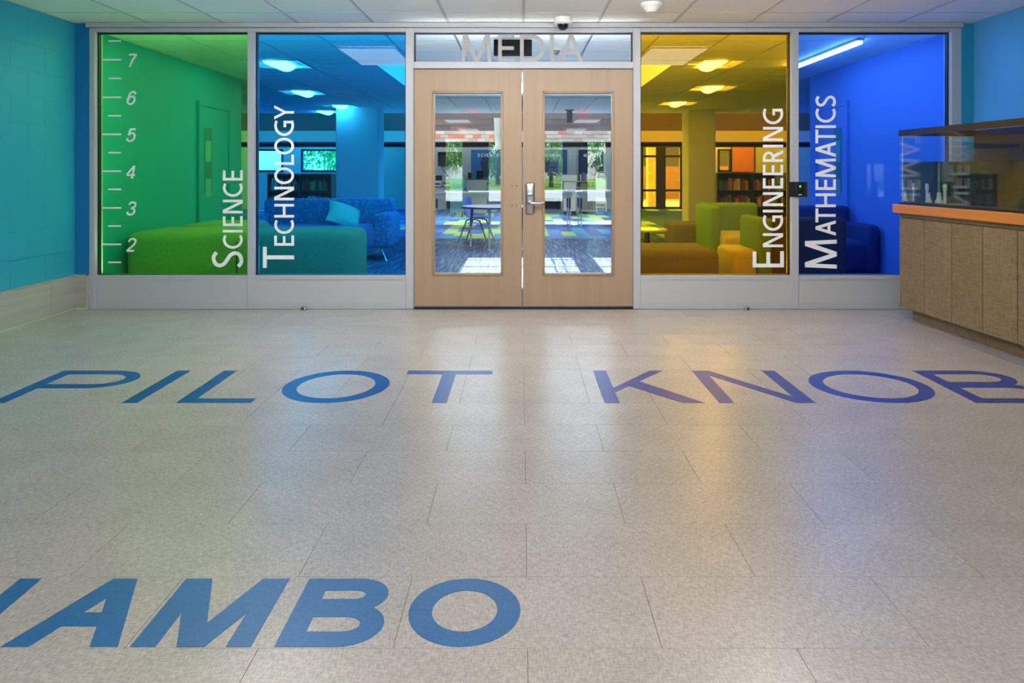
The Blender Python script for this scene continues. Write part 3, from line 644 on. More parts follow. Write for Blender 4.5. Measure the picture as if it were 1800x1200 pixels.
tag(obj('beam', MB().box(-9, 9, BYF + .5, BYF + 1.25, 1.80, 2.3), mat('dark soffit', (70, 44, 40), .8)), 'dark brown soffit behind the brick beam', None, None, 'structure')
# columns
M_col = mat('white column', (214, 222, 228), .6)
for a, b, y, lab in ((590, 665, 14.3, 'broad white column behind the TECHNOLOGY pane'), (1210, 1258, 15.0, 'white column behind the ENGINEERING pane')):
    c = tag(obj('column', MB().rbox(ax(a, y), ax(b, y), y, y + .6, 0, ZC + .03, .02, 2), M_col), lab, None, None, 'structure')

# lounge ceiling lights
M_ll = mat('lounge light lens', (255, 255, 255), .5, emit=(255, 250, 240), es=LOUNGE_LIGHT)
lt = thing('ceiling_light', 'square recessed basket light in the media center ceiling', 'light', (*LG[0], ZC), 0, 'ceiling lights in the media center')
hw = .30
obj('reflector', MB().add([(-hw, -hw, 0), (hw, -hw, 0), (hw, hw, 0), (-hw, hw, 0), (-.15, -hw + .04, .05), (.15, -hw + .04, .05), (.15, hw - .04, .05), (-.15, hw - .04, .05)], [(0, 1, 5, 4), (1, 2, 6, 5), (2, 3, 7, 6), (3, 0, 4, 7), (4, 5, 6, 7)]), M_white, lt, local=True)
vs = []; n = 10
for j, yy in enumerate((-hw + .03, hw - .03)):
    for k in range(n + 1):
        a = PI * k / n; vs.append((.11 * math.cos(a), yy, .03 - .075 * math.sin(a)))
obj('basket_lens', MB().add(vs, [(k, k + 1, n + 2 + k, n + 1 + k) for k in range(n)] + [tuple(range(n + 1)), tuple(range(2 * n + 1, n, -1))]), M_ll, lt, local=True)
lt['label'] = 'nearest square basket light in the ceiling behind the TECHNOLOGY pane'
for p, w in zip(LG[1:], ('second square basket light in the ceiling behind the TECHNOLOGY pane', 'third square basket light behind the TECHNOLOGY pane, just before the column', 'last small square basket light behind the TECHNOLOGY pane', 'nearest square basket light in the ceiling behind the ENGINEERING pane', 'second square basket light in the ceiling behind the ENGINEERING pane', 'third square basket light in the ceiling behind the ENGINEERING pane')):
    q = copy_tree(lt); q.location = (*p, ZC); q['label'] = w
stl = thing('strip_light', 'long slim linear light on the ceiling behind the deep blue pane', 'light', (3.11, 7.9, ZC))
obj('housing', MB().box(-.035, .035, -.92, .92, -.02, .004), M_white, stl, local=True)
obj('diffuser', MB().rbox(-.03, .03, -.9, .9, -.05, -.02, .01, 2), mat('strip diffuser', (255, 255, 255), .5, emit=(250, 252, 255), es=STRIP_LIGHT), stl, local=True)
M_wl = mat('wash fill lens', (255, 255, 255), .5, emit=(255, 250, 242), es=WASH_FILL); M_fl = mat('far fill lens', (255, 255, 255), .5, emit=(255, 250, 242), es=FAR_FILL)
for i, x in enumerate((-2.8, -1.4, 0, 1.4, 2.8)):  # added just inside the glass, out of view, to brighten the lounge
    t = thing('wash_fill', 'added slim fill light on the ceiling just inside the glass wall', 'light', (x, 6.56, ZC), 0, 'added fill lights inside the glass wall')
    obj('housing', MB().box(-.62, .62, -.06, .06, -.02, .004), M_white, t, local=True); obj('diffuser', MB().box(-.6, .6, -.05, .05, -.03, -.02), M_wl, t, local=True)
M_sl = mat('sill fill lens', (255, 255, 255), .5, emit=(250, 252, 255), es=SILL_FILL)
for (a, b), nm in zip(bays, ('SCIENCE', 'TECHNOLOGY', 'ENGINEERING', 'MATHEMATICS')):  # uplights added behind the base panels to lift the lounge ceiling
    xa, xb = pxX(a) + .05, pxX(b) - .05
    t = thing('sill_fill', 'added unseen uplight behind the base panel under the %s pane' % nm, 'light', ((xa + xb) / 2, FB + .035, .21))
    obj('housing', MB().box(xa, xb, FB + .004, FB + .05, .20, .215).box(xa, xb, FB + .05, FB + .054, .20, .263), M_white, t); obj('diffuser', MB().box(xa + .01, xb - .01, FB + .012, FB + .042, .215, .22), M_sl, t)
t = thing('cove_fill', 'added unseen uplight along the rail over the doors on the inner side', 'light', (pxX(920), FB + .03, pzZ(116)))  # added behind the rail to brighten the ceiling inside
obj('housing', MB().box(-.86, .86, -.03, .03, -.03, .0), M_white, t, local=True); obj('diffuser', MB().box(-.84, .84, -.025, .025, 0, .006), mat('cove fill lens', (255, 255, 255), .5, emit=(250, 252, 255), es=COVE_FILL), t, local=True)
t = thing('well_light', 'long linear light along the far edge of the skylight well', 'light', (.03, SY1 - .03, ZC + .06))
obj('housing', MB().box(-1.62, 1.62, -.02, .028, -.03, .16), M_white, t, local=True); obj('diffuser', MB().box(-1.6, 1.6, -.03, -.02, -.02, .14), mat('well light lens', (255, 255, 255), .5, emit=(252, 253, 255), es=WELL_LIGHT), t, local=True)
for x, y in ((-6, 17.2), (-3, 17.2), (-.9, 17.2), (3.3, 17.2), (6, 17.2), (-6, 21.9), (6, 21.9)):  # panels added out of view to brighten the far end
    if True:
        t = thing('far_fill', 'added unseen flat light on the high ceiling at the far end', 'light', (x, y, ZR), 0, 'added far end fill lights')
        obj('housing', MB().box(-.62, .62, -.62, .62, -.03, .0), M_white, t, local=True); obj('diffuser', MB().box(-.6, .6, -.6, .6, -.04, -.03), M_fl, t, local=True)
# hanging display box and detector just inside the transom
y = 6.95; x0, z1 = at(868, 57, y); x1, z0 = at(935, 98, y)
hd = thing('hanging_display', 'black hanging display box behind the MEDIA transom', 'display', ((x0 + x1) / 2, y, z0))
obj('screen_box', MB().rbox(x0, x1, y - .03, y + .03, z0, min(z1, ZC - .02), .006, 2), mat('matt black', (6, 6, 8), .8, 0, 0), hd)
for xx in (x0 + .06, x1 - .09): obj('hanger', MB().box(xx, xx + .03, y - .01, y + .01, z1 - .03, ZC + .005), M_black, hd)
y = 7.48; x = ax(976, y)
sd2 = thing('smoke_detector', 'round white ceiling detector inside, behind the MEDIA transom', 'smoke detector', (x, y, ZC))
obj('base_ring', MB().lathe([(.085, .004), (.085, -.02), (.07, -.035)], (x, y, ZC), 24), M_white, sd2, True)
obj('sensing_head', MB().lathe([(.05, -.034), (.04, -.055), (.034, -.062), (.03, -.075)], (x, y, ZC), 20), M_steel, sd2, True)
y = 15.0; x = ax(1001, y)
tag(obj('ceiling_bracket', MB().box(x - .09, x + .09, y - .03, y + .03, ZC - .012, ZC + .005).box(x - .055, x + .055, y - .02, y + .02, ZC - .26, ZC - .012), mat('bracket dark', (40, 52, 62), .4), base=(x, y, ZC)), 'dark bracket hanging from the ceiling seen through the right door', 'bracket')

# ---------------------------------------------------------------- things seen through the door lites
M_blu = mat('periwinkle plastic', (84, 124, 206), .38); M_leg = mat('dark steel leg', (66, 74, 92), .3, .7); M_top = mat('pale laminate top', (214, 218, 222), .3); M_edge = mat('blue edge band', (44, 62, 112), .5)
t = thing('round_table', 'low round table with pale top and blue edge seen through the left door', 'table', (-.34, 11.45, 0))
cx, cy, zt = -.34, 11.45, .622
obj('tabletop', MB().lathe([(.555, zt - .006), (.56, zt), (.555, zt + .004)], (cx, cy, 0), 40), M_top, t, True)
obj('edge_band', MB().lathe([(.55, zt - .03), (.562, zt - .028), (.562, zt - .004), (.55, zt - .003)], (cx, cy, 0), 40), M_edge, t, True)
for dx, dy in ((-.13, -.42), (-.44, .22), (.35, -.3), (.2, .42)):
    lg = obj('leg', MB().tube([(cx + dx * .95, cy + dy * .95, zt - .03), (cx + dx, cy + dy, .30)], .021, 10), M_edge, t, True)
    obj('leg_insert', MB().tube([(cx + dx, cy + dy, .31), (cx + dx, cy + dy, .02), (cx + dx, cy + dy, 0)], [.014, .014, .02], 10), M_chrome, lg, True)
ch = thing('school_chair', 'blue plastic school chair with dark steel legs at the round table', 'chair', (-.72, 12.25, 0), -.25)
prof = [(-.20, .74, .13), (-.215, .66, .19), (-.20, .56, .205), (-.165, .46, .2), (-.12, .405, .2), (-.04, .392, .205), (.08, .398, .21), (.18, .402, .2), (.23, .385, .17)]
vs = []; fs = []; nn = 10
for px_, pz_, hw_ in prof:
    for k in range(nn + 1):
        u = -1 + 2 * k / nn; cup = .05 * u * u if pz_ > .45 else 0
        vs.append((px_ + cup, hw_ * u, pz_ + (.018 * u * u if pz_ <= .45 else -.02 * u * u)))
for i in range(len(prof) - 1):
    for k in range(nn): fs.append((i * (nn + 1) + k, i * (nn + 1) + k + 1, (i + 1) * (nn + 1) + k + 1, (i + 1) * (nn + 1) + k))
sh = obj('seat_shell', MB().add(vs, fs), M_blu, ch, True, True); so_ = sh.modifiers.new('thickness', 'SOLIDIFY'); so_.thickness = .012
for s in (-1, 1):
    rb = obj('back_rib', MB().tube([(-.208, .06 * s, .66), (-.19, .06 * s, .55), (-.15, .06 * s, .45)], .008, 6), M_blu, ch, True, True)
    obj('leg', MB().tube([(-.06, .17 * s, .385), (-.12, .175 * s, .36), (-.25, .20 * s, .01)], .0125, 8), M_leg, ch, True, True)
    obj('leg', MB().tube([(.02, .17 * s, .385), (.10, .175 * s, .36), (.235, .20 * s, .01)], .0125, 8), M_leg, ch, True, True)
for s in (-1, 1): obj('seat_frame', MB().tube([(-.06, .17 * s, .38), (.02, .17 * s, .38)], .012, 8), M_leg, ch, True, True)
M_lib = mat('pale wood laminate', (196, 192, 182), .4)
def long_table(x0, x1, y0, y1, lab):
    t = thing('library_table', lab, 'table', ((x0 + x1) / 2, (y0 + y1) / 2, 0), 0)
    obj('tabletop', MB().box(x0, x1, y0, y1, .70, .73), M_top, t); obj('apron', MB().box(x0 + .04, x1 - .04, y0 + .03, y1 - .03, .59, .70), M_lib, t)
    for x in (x0 + .09, x1 - .09):
        for y in (y0 + .09, y1 - .09):
            lg = obj('leg', MB().tube([(x, y, .59), (x, y, .36)], .022, 10), M_edge, t, True)
            obj('leg_insert', MB().tube([(x, y, .37), (x, y, .02), (x, y, 0)], [.014, .014, .02], 10), M_chrome, lg, True)
    return t
long_table(-1.92, -.28, 15.45, 16.5, 'long pale library table seen through the left door, behind the round table')
long_table(.3, 1.1, 15.9, 16.9, 'pale library table seen through the right door with white papers')
long_table(1.16, 2.3, 15.9, 16.9, 'pale library table at the right edge of the right door glass')
rb_ = random.Random(3)
ORD = 'first second third fourth fifth sixth seventh eighth ninth tenth eleventh twelfth thirteenth fourteenth fifteenth sixteenth seventeenth eighteenth nineteenth twentieth'.split()
ORD += ['twenty-' + w for w in ORD[:9]] + ['thirtieth'] + ['thirty-' + w for w in ORD[:9]]
BNAME = 'red yellow blue white green black orange purple lime'.split()
BOOKC = [mat('book ' + str(i), c, .6) for i, c in enumerate(((196, 60, 56), (230, 196, 70), (70, 120, 190), (236, 236, 230), (90, 160, 90), (60, 60, 80), (210, 130, 60), (150, 90, 150), (130, 180, 60)))]
def flat_items(x0, x1, y, z, n, label, grp, name='paper', cat='paper'):
    for i in range(n):
        x = x0 + (x1 - x0) * (i + .5) / n; a = rb_.uniform(-.5, .5); h = rb_.uniform(.006, .028); yy = y + rb_.uniform(-.2, .25)
        o = obj(name, MB().box(-.13, .13, -.1, .1, 0, h), rb_.choice(BOOKC) if cat == 'book' else MATS['paper'], base=(0, 0, 0)); o.location = (x, yy, z); o.rotation_euler[2] = a
        tag(o, '%s, %s from the left' % (label, ORD[i]), cat, grp)
flat_items(-1.85, -1.15, 15.8, .73, 4, 'thin bright booklet lying on the long table behind the left door', 'booklets on the left long table', 'booklet', 'book')
flat_items(.5, 1.05, 16.3, .73, 4, 'white paper on the library table beside the beige book bin', 'papers on the right table')
flat_items(1.3, 2.2, 16.3, .73, 4, 'white paper on the rightmost library table', 'papers on the far right table')
# posters and screen on the far wall
yw = YBK - .03
def poster(px0, px1, py0, py1, col, label, words, side):
    x0, z1 = at(px0, py0, yw); x1, z0 = at(px1, py1, yw)
    p = thing('poster', label, 'poster', ((x0 + x1) / 2, yw, z0))
    obj('board', MB().box(x0, x1, yw, yw + .03, z0, z1), mat('poster ' + words, col, .35), p)
    cx = x0 + (x1 - x0) * side; pr = [(cx + .17 * math.cos(a) * (1 if math.sin(a) > 0 else .8), (z0 + z1) / 2 + .07 + (.27 if math.sin(a) > 0 else .42) * math.sin(a)) for a in [2 * PI * k / 24 for k in range(24)]]
    obj('printed_head', MB().prism(pr, lambda u, v: (u, yw - .001, v), lambda u, v: (u, yw - .0002, v)), mat('poster silhouette ' + words, (38, 62, 92), .4), p)
    L = (x1 - x0) * .72 / len(words); X = x0 + (x1 - x0) * .2; hgt = .10
    for c in words:
        mb = MB()
        for q in glyph(c, L * (.25 if c == 'I' else .72), hgt, .018): mb.prism(q, lambda u, v: (X + u, yw - .004, z1 - .22 + v), lambda u, v: (X + u, yw - .0012, z1 - .22 + v))
        obj('letter', mb, M_vinyl, p); X += L * (.55 if c == 'I' else 1)
    for x in (x0 + .04, x1 - .04): obj('mounting_screw', MB().tube([(x, yw + .005, z1 - .05), (x, yw - .006, z1 - .05)], .014, 8), M_chrome, p)
poster(828, 886, 263, 322, (40, 118, 170), 'blue poster with SCIENCE title and dark face on the far wall', 'SCIENCE', .45)
poster(926, 997, 263, 316, (48, 96, 140), 'blue poster with ENGINEERING title on the far wall', 'ENGINEERING', .45)
poster(1017, 1061, 263, 316, (30, 40, 78), 'dark navy poster with MATH title on the far wall', 'MATH', .3)
x0, z1 = at(770, 267, yw); x1, z0 = at(812, 292, yw)
tv = thing('wall_screen', 'black flat screen mounted on the far wall, beside the SCIENCE poster', 'television', ((x0 + x1) / 2, yw, z0))
obj('bezel', MB().rbox(x0, x1, yw - .05, yw, z0, z1, .008, 2), M_black, tv); obj('screen', MB().box(x0 + .02, x1 - .02, yw - .053, yw - .0495, z0 + .02, z1 - .02), M_blackg, tv)
obj('wall_mount', MB().box(x0 + .2, x1 - .2, yw, yw + .031, z0 + .1, z1 - .1), M_black, tv)
tag(obj('power_cable', MB().tube([(x0 + .1, yw + .01, z0), (x0 + .12, yw + .005, z0 - .06), (x0 + .3, yw + .01, z0 - .3), (x0 + .55, yw + .01, z0 - .6)], .008, 6), M_black, base=(x0 + .1, yw, z0)), 'thin cable hanging below the wall screen', 'cable')
# desk with laptop and phone
y = 21.0
x0, z1 = at(822, 314, y); x1, _ = at(856, 314, y)
dk = thing('desk', 'beige circulation desk with dark top behind the tables', 'desk', ((x0 + x1) / 2, y + .4, 0))
obj('front_panel', MB().box(x0, x1, y, y + .03, 0, z1 - .03), mat('beige laminate', (198, 196, 180), .5), dk); obj('side_panel', MB().box(x0, x0 + .03, y + .03, y + .8, 0, z1 - .03), M_edge, dk); obj('side_panel', MB().box(x1 - .03, x1, y + .03, y + .8, 0, z1 - .03), M_lib, dk)
obj('desktop', MB().rbox(x0 - .05, x1 + .02, y - .04, y + .84, z1 - .03, z1, .006, 1), mat('dark desktop', (70, 62, 66), .4), dk)
obj('return_shelf', MB().box(x1 + .0, x1 + .62, y + .1, y + .7, z1 - .16, z1 - .12).box(x1 + .58, x1 + .62, y + .1, y + .7, 0, z1 - .16), mat('dark desktop', (70, 62, 66)), dk)
xl0, zl1 = at(837, 300, y + .2); xl1, _ = at(850, 300, y + .2)
lap = thing('laptop', 'open black laptop on the beige desk', 'laptop', ((xl0 + xl1) / 2, y + .3, z1))
obj('keyboard_base', MB().rbox(xl0, xl1, y + .08, y + .3, z1, z1 + .02, .005, 1), M_black, lap); obj('lid', MB().add([(xl0, y + .3, z1 + .015), (xl1, y + .3, z1 + .015), (xl1, y + .36, zl1), (xl0, y + .36, zl1), (xl0, y + .315, z1 + .015), (xl1, y + .315, z1 + .015), (xl1, y + .375, zl1), (xl0, y + .375, zl1)], [(0, 1, 2, 3), (7, 6, 5, 4), (0, 4, 5, 1), (1, 5, 6, 2), (2, 6, 7, 3), (3, 7, 4, 0)]), M_black, lap)
xp, zp = at(825.5, 303, y + .2)
tag(obj('telephone', MB().rbox(xp - .05, xp + .05, y + .15, y + .25, z1, zp, .02, 2), M_black, base=(xp, y + .2, z1)), 'black upright handset beside the laptop', 'telephone')
# book truck with rounded teal end
y = 19.2; x0, z1 = at(791, 307, y); x1, _ = at(816, 307, y)
bt = thing('book_truck', 'teal metal book truck with rounded end panel', 'book truck', ((x0 + x1) / 2, y, 0)); w = x1 - x0
arc = [(x0, .12)] + [(x0 + .09 - .09 * math.cos(a), z1 - .09 + .09 * math.sin(a)) for a in [PI / 2 * k / 6 for k in range(7)]] + [(x1 - .09 + .09 * math.sin(a), z1 - .09 + .09 * math.cos(a)) for a in [PI / 2 * k / 6 for k in range(7)]] + [(x1, .12)]
obj('end_panel', MB().prism(arc, lambda u, v: (u, y, v), lambda u, v: (u, y + .025, v)), mat('teal metal', (66, 108, 114), .45), bt)
obj('end_panel', MB().prism(arc, lambda u, v: (u, y + .9, v), lambda u, v: (u, y + .925, v)), mat('teal metal', (88, 140, 146)), bt)
for z in (.25, .5, .7): obj('shelf', MB().box(x0 + .02, x1 - .02, y + .02, y + .9, z, z + .02), mat('teal metal', (88, 140, 146)), bt)
for x in (x0 + .05, x1 - .05):
    for yy in (y + .05, y + .87): obj('caster', MB().tube([(x, yy, .13), (x, yy, .1)], .02, 8).tube([(x - .015, yy, .05), (x + .015, yy, .05)], .05, 12), M_black, bt, True)
# small work desk at the left edge of the left lite
y = 20.4; x0 = ax(752, y); x1 = ax(788, y); zz = az(328, y)
wd = thing('work_desk', 'small dark work desk at the left edge of the left door glass', 'desk', ((x0 + x1) / 2, y + .3, 0))
obj('desktop', MB().box(x0, x1, y, y + .6, zz - .03, zz), M_edge, wd)
for x in (x0 + .03, x1 - .03):
    for yy in (y + .05, y + .55): obj('leg', MB().tube([(x, yy, 0), (x, yy, zz - .03)], .025, 8), M_leg, wd, True)
xx = ax(770, y)
pr = thing('printer', 'white desktop printer on the small dark desk', 'printer', (xx, y + .3, zz))
obj('body', MB().rbox(xx - .16, xx + .08, y + .12, y + .5, zz, zz + .16, .02, 2), M_white, pr); obj('paper_tray', MB().box(xx - .12, xx + .05, y + .5, y + .53, zz + .1, zz + .3), M_black, pr); obj('output_slot', MB().box(xx - .12, xx + .04, y + .11, y + .125, zz + .05, zz + .09), M_black, pr)
for i in range(4):
    tag(obj('book', MB().box(xx + .12, xx + .34, y + .15, y + .4, zz + .028 * i, zz + .028 * i + .026), BOOKC[(i * 2 + 1) % 9], base=(xx + .2, y + .2, zz + .028 * i)), 'flat book beside the white printer, %s from the bottom of the stack' % ORD[i], 'book', 'books stacked beside the printer')
# right: beige cart box, low bookshelf with books, tubular cart, dark shelf
y = 20.2; x0, z1 = at(989, 307, y); x1, _ = at(1014.5, 307, y)
bc = thing('book_bin', 'beige two-tier book bin seen through the right door', 'book bin', ((x0 + x1) / 2, y + .25, 0))
obj('upper_bin', MB().box(x0, x1, y - .02, y + .02, z1 - .16, z1).box(x0, x0 + .02, y, y + .5, z1 - .16, z1).box(x1 - .02, x1, y, y + .5, z1 - .16, z1).box(x0, x1, y, y + .5, z1 - .17, z1 - .15), mat('beige laminate', (198, 196, 180)), bc)
obj('lower_bin', MB().box(x0 + .03, x1 - .03, y + .03, y + .48, .1, z1 - .17), mat('beige laminate shade', (178, 174, 158), .5), bc)
for x in (x0 + .08, x1 - .08):
    for yy in (y + .08, y + .4): obj('caster', MB().tube([(x - .02, yy, .05), (x + .02, yy, .05)], .05, 12), M_black, bc, True)
x0, z1 = at(1014.5, 304, y + .3); x1, _ = at(1047, 304, y + .3); zs1 = az(318.5, y + .3); zs2 = az(329, y + .3)
bs = thing('bookshelf', 'low beige bookshelf holding a row of bright books', 'bookshelf', ((x0 + x1) / 2, y + .6, 0))
M_bei = MATS['beige laminate']
for z in (.08, zs2 - .02, zs1 - .02): obj('shelf', MB().box(x0, x1, y + .3, y + .75, z, z + .02), M_bei, bs)
obj('side_panel', MB().box(x0 - .02, x0, y + .3, y + .75, 0, zs1), M_bei, bs); obj('side_panel', MB().box(x1, x1 + .02, y + .3, y + .75, 0, zs1), M_bei, bs); obj('back_panel', MB().box(x0, x1, y + .74, y + .76, 0, zs1 + .02), M_bei, bs)
def books(x0, x1, y, z, hmin, hmax, label, grp, dep=.18):
    x = x0; i = 0
    while x < x1 - .03:
        w = rb_.uniform(.022, .05); h = rb_.uniform(hmin, hmax); ci = rb_.randrange(9)
        o = obj('book', MB().box(0, w - .002, 0, dep, 0, h), BOOKC[ci], base=(0, 0, 0)); o.location = (x, y, z); tag(o, '%s book, %s from the left, %s' % (BNAME[ci], ORD[i], label), 'book', grp); x += w; i += 1
books(x0 + .02, x1 - .02, y + .36, zs1, .14, .25, 'in the row on top of the beige bookshelf', 'books on the low beige bookshelf')
books(x0 + .1, x1 - .08, y + .36, zs2, .10, .13, 'on the lower beige bookshelf shelf', 'books on the lower beige shelf', .15)
y = 20.0; x0 = ax(1048, y); x1 = ax(1065.5, y); z1 = az(305, y)
tc = thing('tube_cart', 'beige cart with a curved tube handle at the right of the bookshelf', 'cart', ((x0 + x1) / 2, y, 0)); r = .1
def hoop(yy): return [(x0, yy, .1)] + [(x0 + r - r * math.cos(a), yy, z1 - r + r * math.sin(a)) for a in [PI / 2 * k / 5 for k in range(6)]] + [(x1 - r + r * math.sin(a), yy, z1 - r + r * math.cos(a)) for a in [PI / 2 * k / 5 for k in range(6)]] + [(x1, yy, .1)]
for yy in (y, y + .6): obj('tube_frame', MB().tube(hoop(yy), .016, 8), M_bei, tc, True)
obj('end_sheet', MB().box(x0 + .01, x1 - .01, y - .004, y + .004, .3, z1 - .12), M_bei, tc)
for z in (.2, .5): obj('shelf', MB().box(x0, x1, y, y + .6, z, z + .02), M_bei, tc)
for x in (x0, x1):
    for yy in (y, y + .6): obj('caster', MB().tube([(x - .015, yy, .05), (x + .015, yy, .05)], .05, 12), M_black, tc, True)
y = 20.6; x0, z1 = at(940, 305, y); x1, _ = at(986, 305, y); z0 = az(322, y)
ds_ = thing('display_shelf', 'dark blue shelf unit holding dark books under the ENGINEERING poster', 'shelf unit', ((x0 + x1) / 2, y + .2, 0))
obj('carcass', MB().box(x0, x1, y + .38, y + .4, 0, z1).box(x0, x0 + .03, y, y + .38, 0, z1).box(x1 - .03, x1, y, y + .38, 0, z1), mat('dark navy laminate', (38, 44, 66), .5), ds_)
for z in (.1, .45, z0, z1 - .03): obj('shelf', MB().box(x0 + .03, x1 - .03, y, y + .38, z, z + .025), MATS['dark navy laminate'], ds_)
for i in range(5):
    xx = x0 + .12 + i * .13
    tag(obj('book', MB().box(xx - .06, xx + .06, y + .04, y + .22, z0 + .025, z0 + .05 + .016 * (i % 3)), BOOKC[(5, 6, 5, 0, 5)[i]], base=(xx, y + .1, z0 + .03)), 'flat dark book on the navy shelf unit, %s from the left' % ORD[i], 'book', 'books on the navy shelf unit')

# ---------------------------------------------------------------- lounge furniture behind the coloured panes
def fabric(name, rgb, v=.08): return mat(name, rgb, .9, 0, .15, v, (40, 40, 40), .15)
M_lime = fabric('lime fabric', (168, 172, 112)); M_vio = fabric('grey violet fabric', (128, 132, 182)); M_yel = fabric('sand yellow fabric', (188, 186, 122)); M_grn = fabric('green fabric', (112, 156, 42)); M_brn = fabric('brown fabric', (96, 76, 74)); M_taup = fabric('taupe fabric', (112, 112, 84))
pat = bpy.data.materials.new('dotted fabric'); pat.use_nodes = True; n = pat.node_tree.nodes; l = pat.node_tree.links
g = n.new('ShaderNodeNewGeometry'); v = n.new('ShaderNodeTexVoronoi'); v.inputs['Scale'].default_value = 22; l.new(g.outputs['Position'], v.inputs['Vector'])
r = n.new('ShaderNodeValToRGB'); r.color_ramp.elements[0].position = .25; r.color_ramp.elements[0].color = (*s2l((120, 160, 180)), 1); r.color_ramp.elements[1].position = .5; r.color_ramp.elements[1].color = (*s2l((84, 124, 166)), 1)
l.new(v.outputs['Distance'], r.inputs[0]); l.new(r.outputs[0], n['Principled BSDF'].inputs['Base Color']); n['Principled BSDF'].inputs['Roughness'].default_value = .9
def bench(name, lab, cat, x0, x1, y0, y1, z, m, rad=.06):
    t = thing(name, lab, cat, ((x0 + x1) / 2, (y0 + y1) / 2, 0))
    obj('upholstered_block', MB().rbox(x0, x1, y0, y1, .05, z, rad, 4), m, t, True)
    obj('plinth', MB().box(x0 + .05, x1 - .05, y0 + .05, y1 - .05, 0, .06), M_dark, t)
    cx_ = (x0 + x1) / 2
    obj('seam', MB().box(cx_ - .004, cx_ + .004, y0 - .003, y0 + .01, .12, z - rad), MATS['dark reveal'], t) if x1 - x0 > 1.5 else None
    return t
bench('lounge_bench', 'long rounded lime bench behind the SCIENCE and TECHNOLOGY panes', 'bench', -3.66, -1.58, 7.0, 7.85, .575, M_lime, .09)
bench('lounge_bench', 'smaller lime bench against the teal wall behind the long lime bench', 'bench', -3.68, -2.95, 8.15, 9.0, .57, M_lime, .09)
sf = thing('sofa', 'violet sofa with dotted back behind the TECHNOLOGY pane', 'sofa', (-2.6, 10.1, 0))
obj('seat', MB().rbox(-3.45, -1.85, 9.65, 10.4, .16, .44, .05, 3), M_vio, sf, True)
obj('backrest', MB().rbox(-3.5, -1.72, 10.3, 10.52, .3, .775, .07, 3), pat, sf, True)
obj('armrest', MB().rbox(-1.9, -1.66, 9.65, 10.45, .16, .60, .06, 3), pat, sf, True); obj('armrest', MB().rbox(-3.6, -3.42, 9.65, 10.45, .16, .60, .06, 3), pat, sf, True)
for x in (-3.45, -1.8):
    for y, d in ((9.72, -.05), (10.38, .04)): obj('leg', MB().tube([(x, y, .17), (x + (.08 if x > -2 else -.08), y + d, 0)], [.014, .01], 8), M_chrome, sf, True)
obj('leg', MB().tube([(-2.45, 9.8, .17), (-2.42, 9.76, 0)], [.014, .01], 8), M_chrome, sf, True)
# pillow: pinched square, leaning on the back
vs = []; fs = []; N = 12
for sgn in (1, -1):
    for i in range(N + 1):
        for j in range(N + 1):
            u, w_ = -1 + 2 * i / N, -1 + 2 * j / N; th = .085 * ((1 - u * u) * (1 - w_ * w_)) ** .45; k = 1 - .10 * (1 - abs(u) ** 2) * abs(w_) ** 3 - .10 * (1 - abs(w_) ** 2) * abs(u) ** 3
            vs.append((.23 * u * k, sgn * th, .23 * w_ * k))
Q = (N + 1) ** 2
for s in (0, 1):
    for i in range(N):
        for j in range(N):
            a = s * Q + i * (N + 1) + j; fs.append((a, a + 1, a + N + 2, a + N + 1))
pw = obj('pillow', MB().add(vs, fs), fabric('aqua pillow fabric', (150, 214, 180)), smooth=True, base=(0, 0, 0)); pw.location = (-2.36, 10.12, .56); pw.rotation_euler = (-.95, .35, .35)
tag(pw, 'aqua throw pillow leaning on the violet sofa', 'pillow')
bench('ottoman', 'large tan ottoman at the lower edge of the yellow pane beside the door', 'ottoman', .95, 1.80, 6.9, 7.7, .42, M_taup, .06)
bench('ottoman', 'dark taupe ottoman in front of the white column behind the yellow pane', 'ottoman', 1.96, 2.40, 9.9, 10.5, .46, M_taup, .05)
rt = thing('side_table', 'small round side table behind the tan ottoman', 'table', (1.5, 9.1, 0))
obj('tabletop', MB().lathe([(.235, .43), (.24, .44), (.235, .455)], (1.5, 9.1, 0), 28), M_yel, rt, True); obj('pedestal', MB().lathe([(.15, 0), (.15, .02), (.03, .05), (.03, .43)], (1.5, 9.1, 0), 18), M_leg, rt, True)
hc = thing('highback_chair', 'green high-backed lounge chair with sand seat behind the yellow pane', 'chair', (2.45, 8.85, 0))
obj('backrest', MB().rbox(2.1, 2.82, 9.05, 9.22, .06, .765, .05, 3), M_grn, hc, True); obj('side_wing', MB().rbox(2.1, 2.22, 8.45, 9.12, .06, .75, .04, 3), M_grn, hc, True)
obj('seat', MB().rbox(2.2, 2.80, 8.3, 9.06, .07, .44, .05, 3), M_yel, hc, True)
obj('armrest', MB().rbox(2.58, 2.82, 8.5, 9.06, .40, .52, .04, 3), M_taup, hc, True)
for x in (2.16, 2.74):
    for y in (8.5, 9.15): obj('foot', MB().lathe([(.02, 0), (.025, .08)], (x, y, 0), 10), M_leg, hc, True)
hb = thing('highback_chair', 'brown-backed lounge chair seen from behind at the mullion with the card reader', 'chair', (2.65, 7.45, 0))
obj('backrest', MB().rbox(2.36, 3.07, 7.18, 7.32, .05, .70, .04, 3), M_brn, hb, True); obj('side_wing', MB().rbox(2.24, 2.37, 7.16, 7.85, .05, .695, .04, 3), M_grn, hb, True)
obj('seat', MB().rbox(2.3, 3.02, 7.3, 7.95, .06, .42, .05, 3), M_yel, hb, True)
for x in (2.42, 3.0):
    for y in (7.25, 7.85): obj('foot', MB().lathe([(.02, 0), (.025, .08)], (x, y, 0), 10), M_leg, hb, True)
bench('ottoman', 'sand ottoman in front of the brown-backed chair', 'ottoman', 1.98, 2.235, 7.2, 7.75, .40, M_yel, .05)
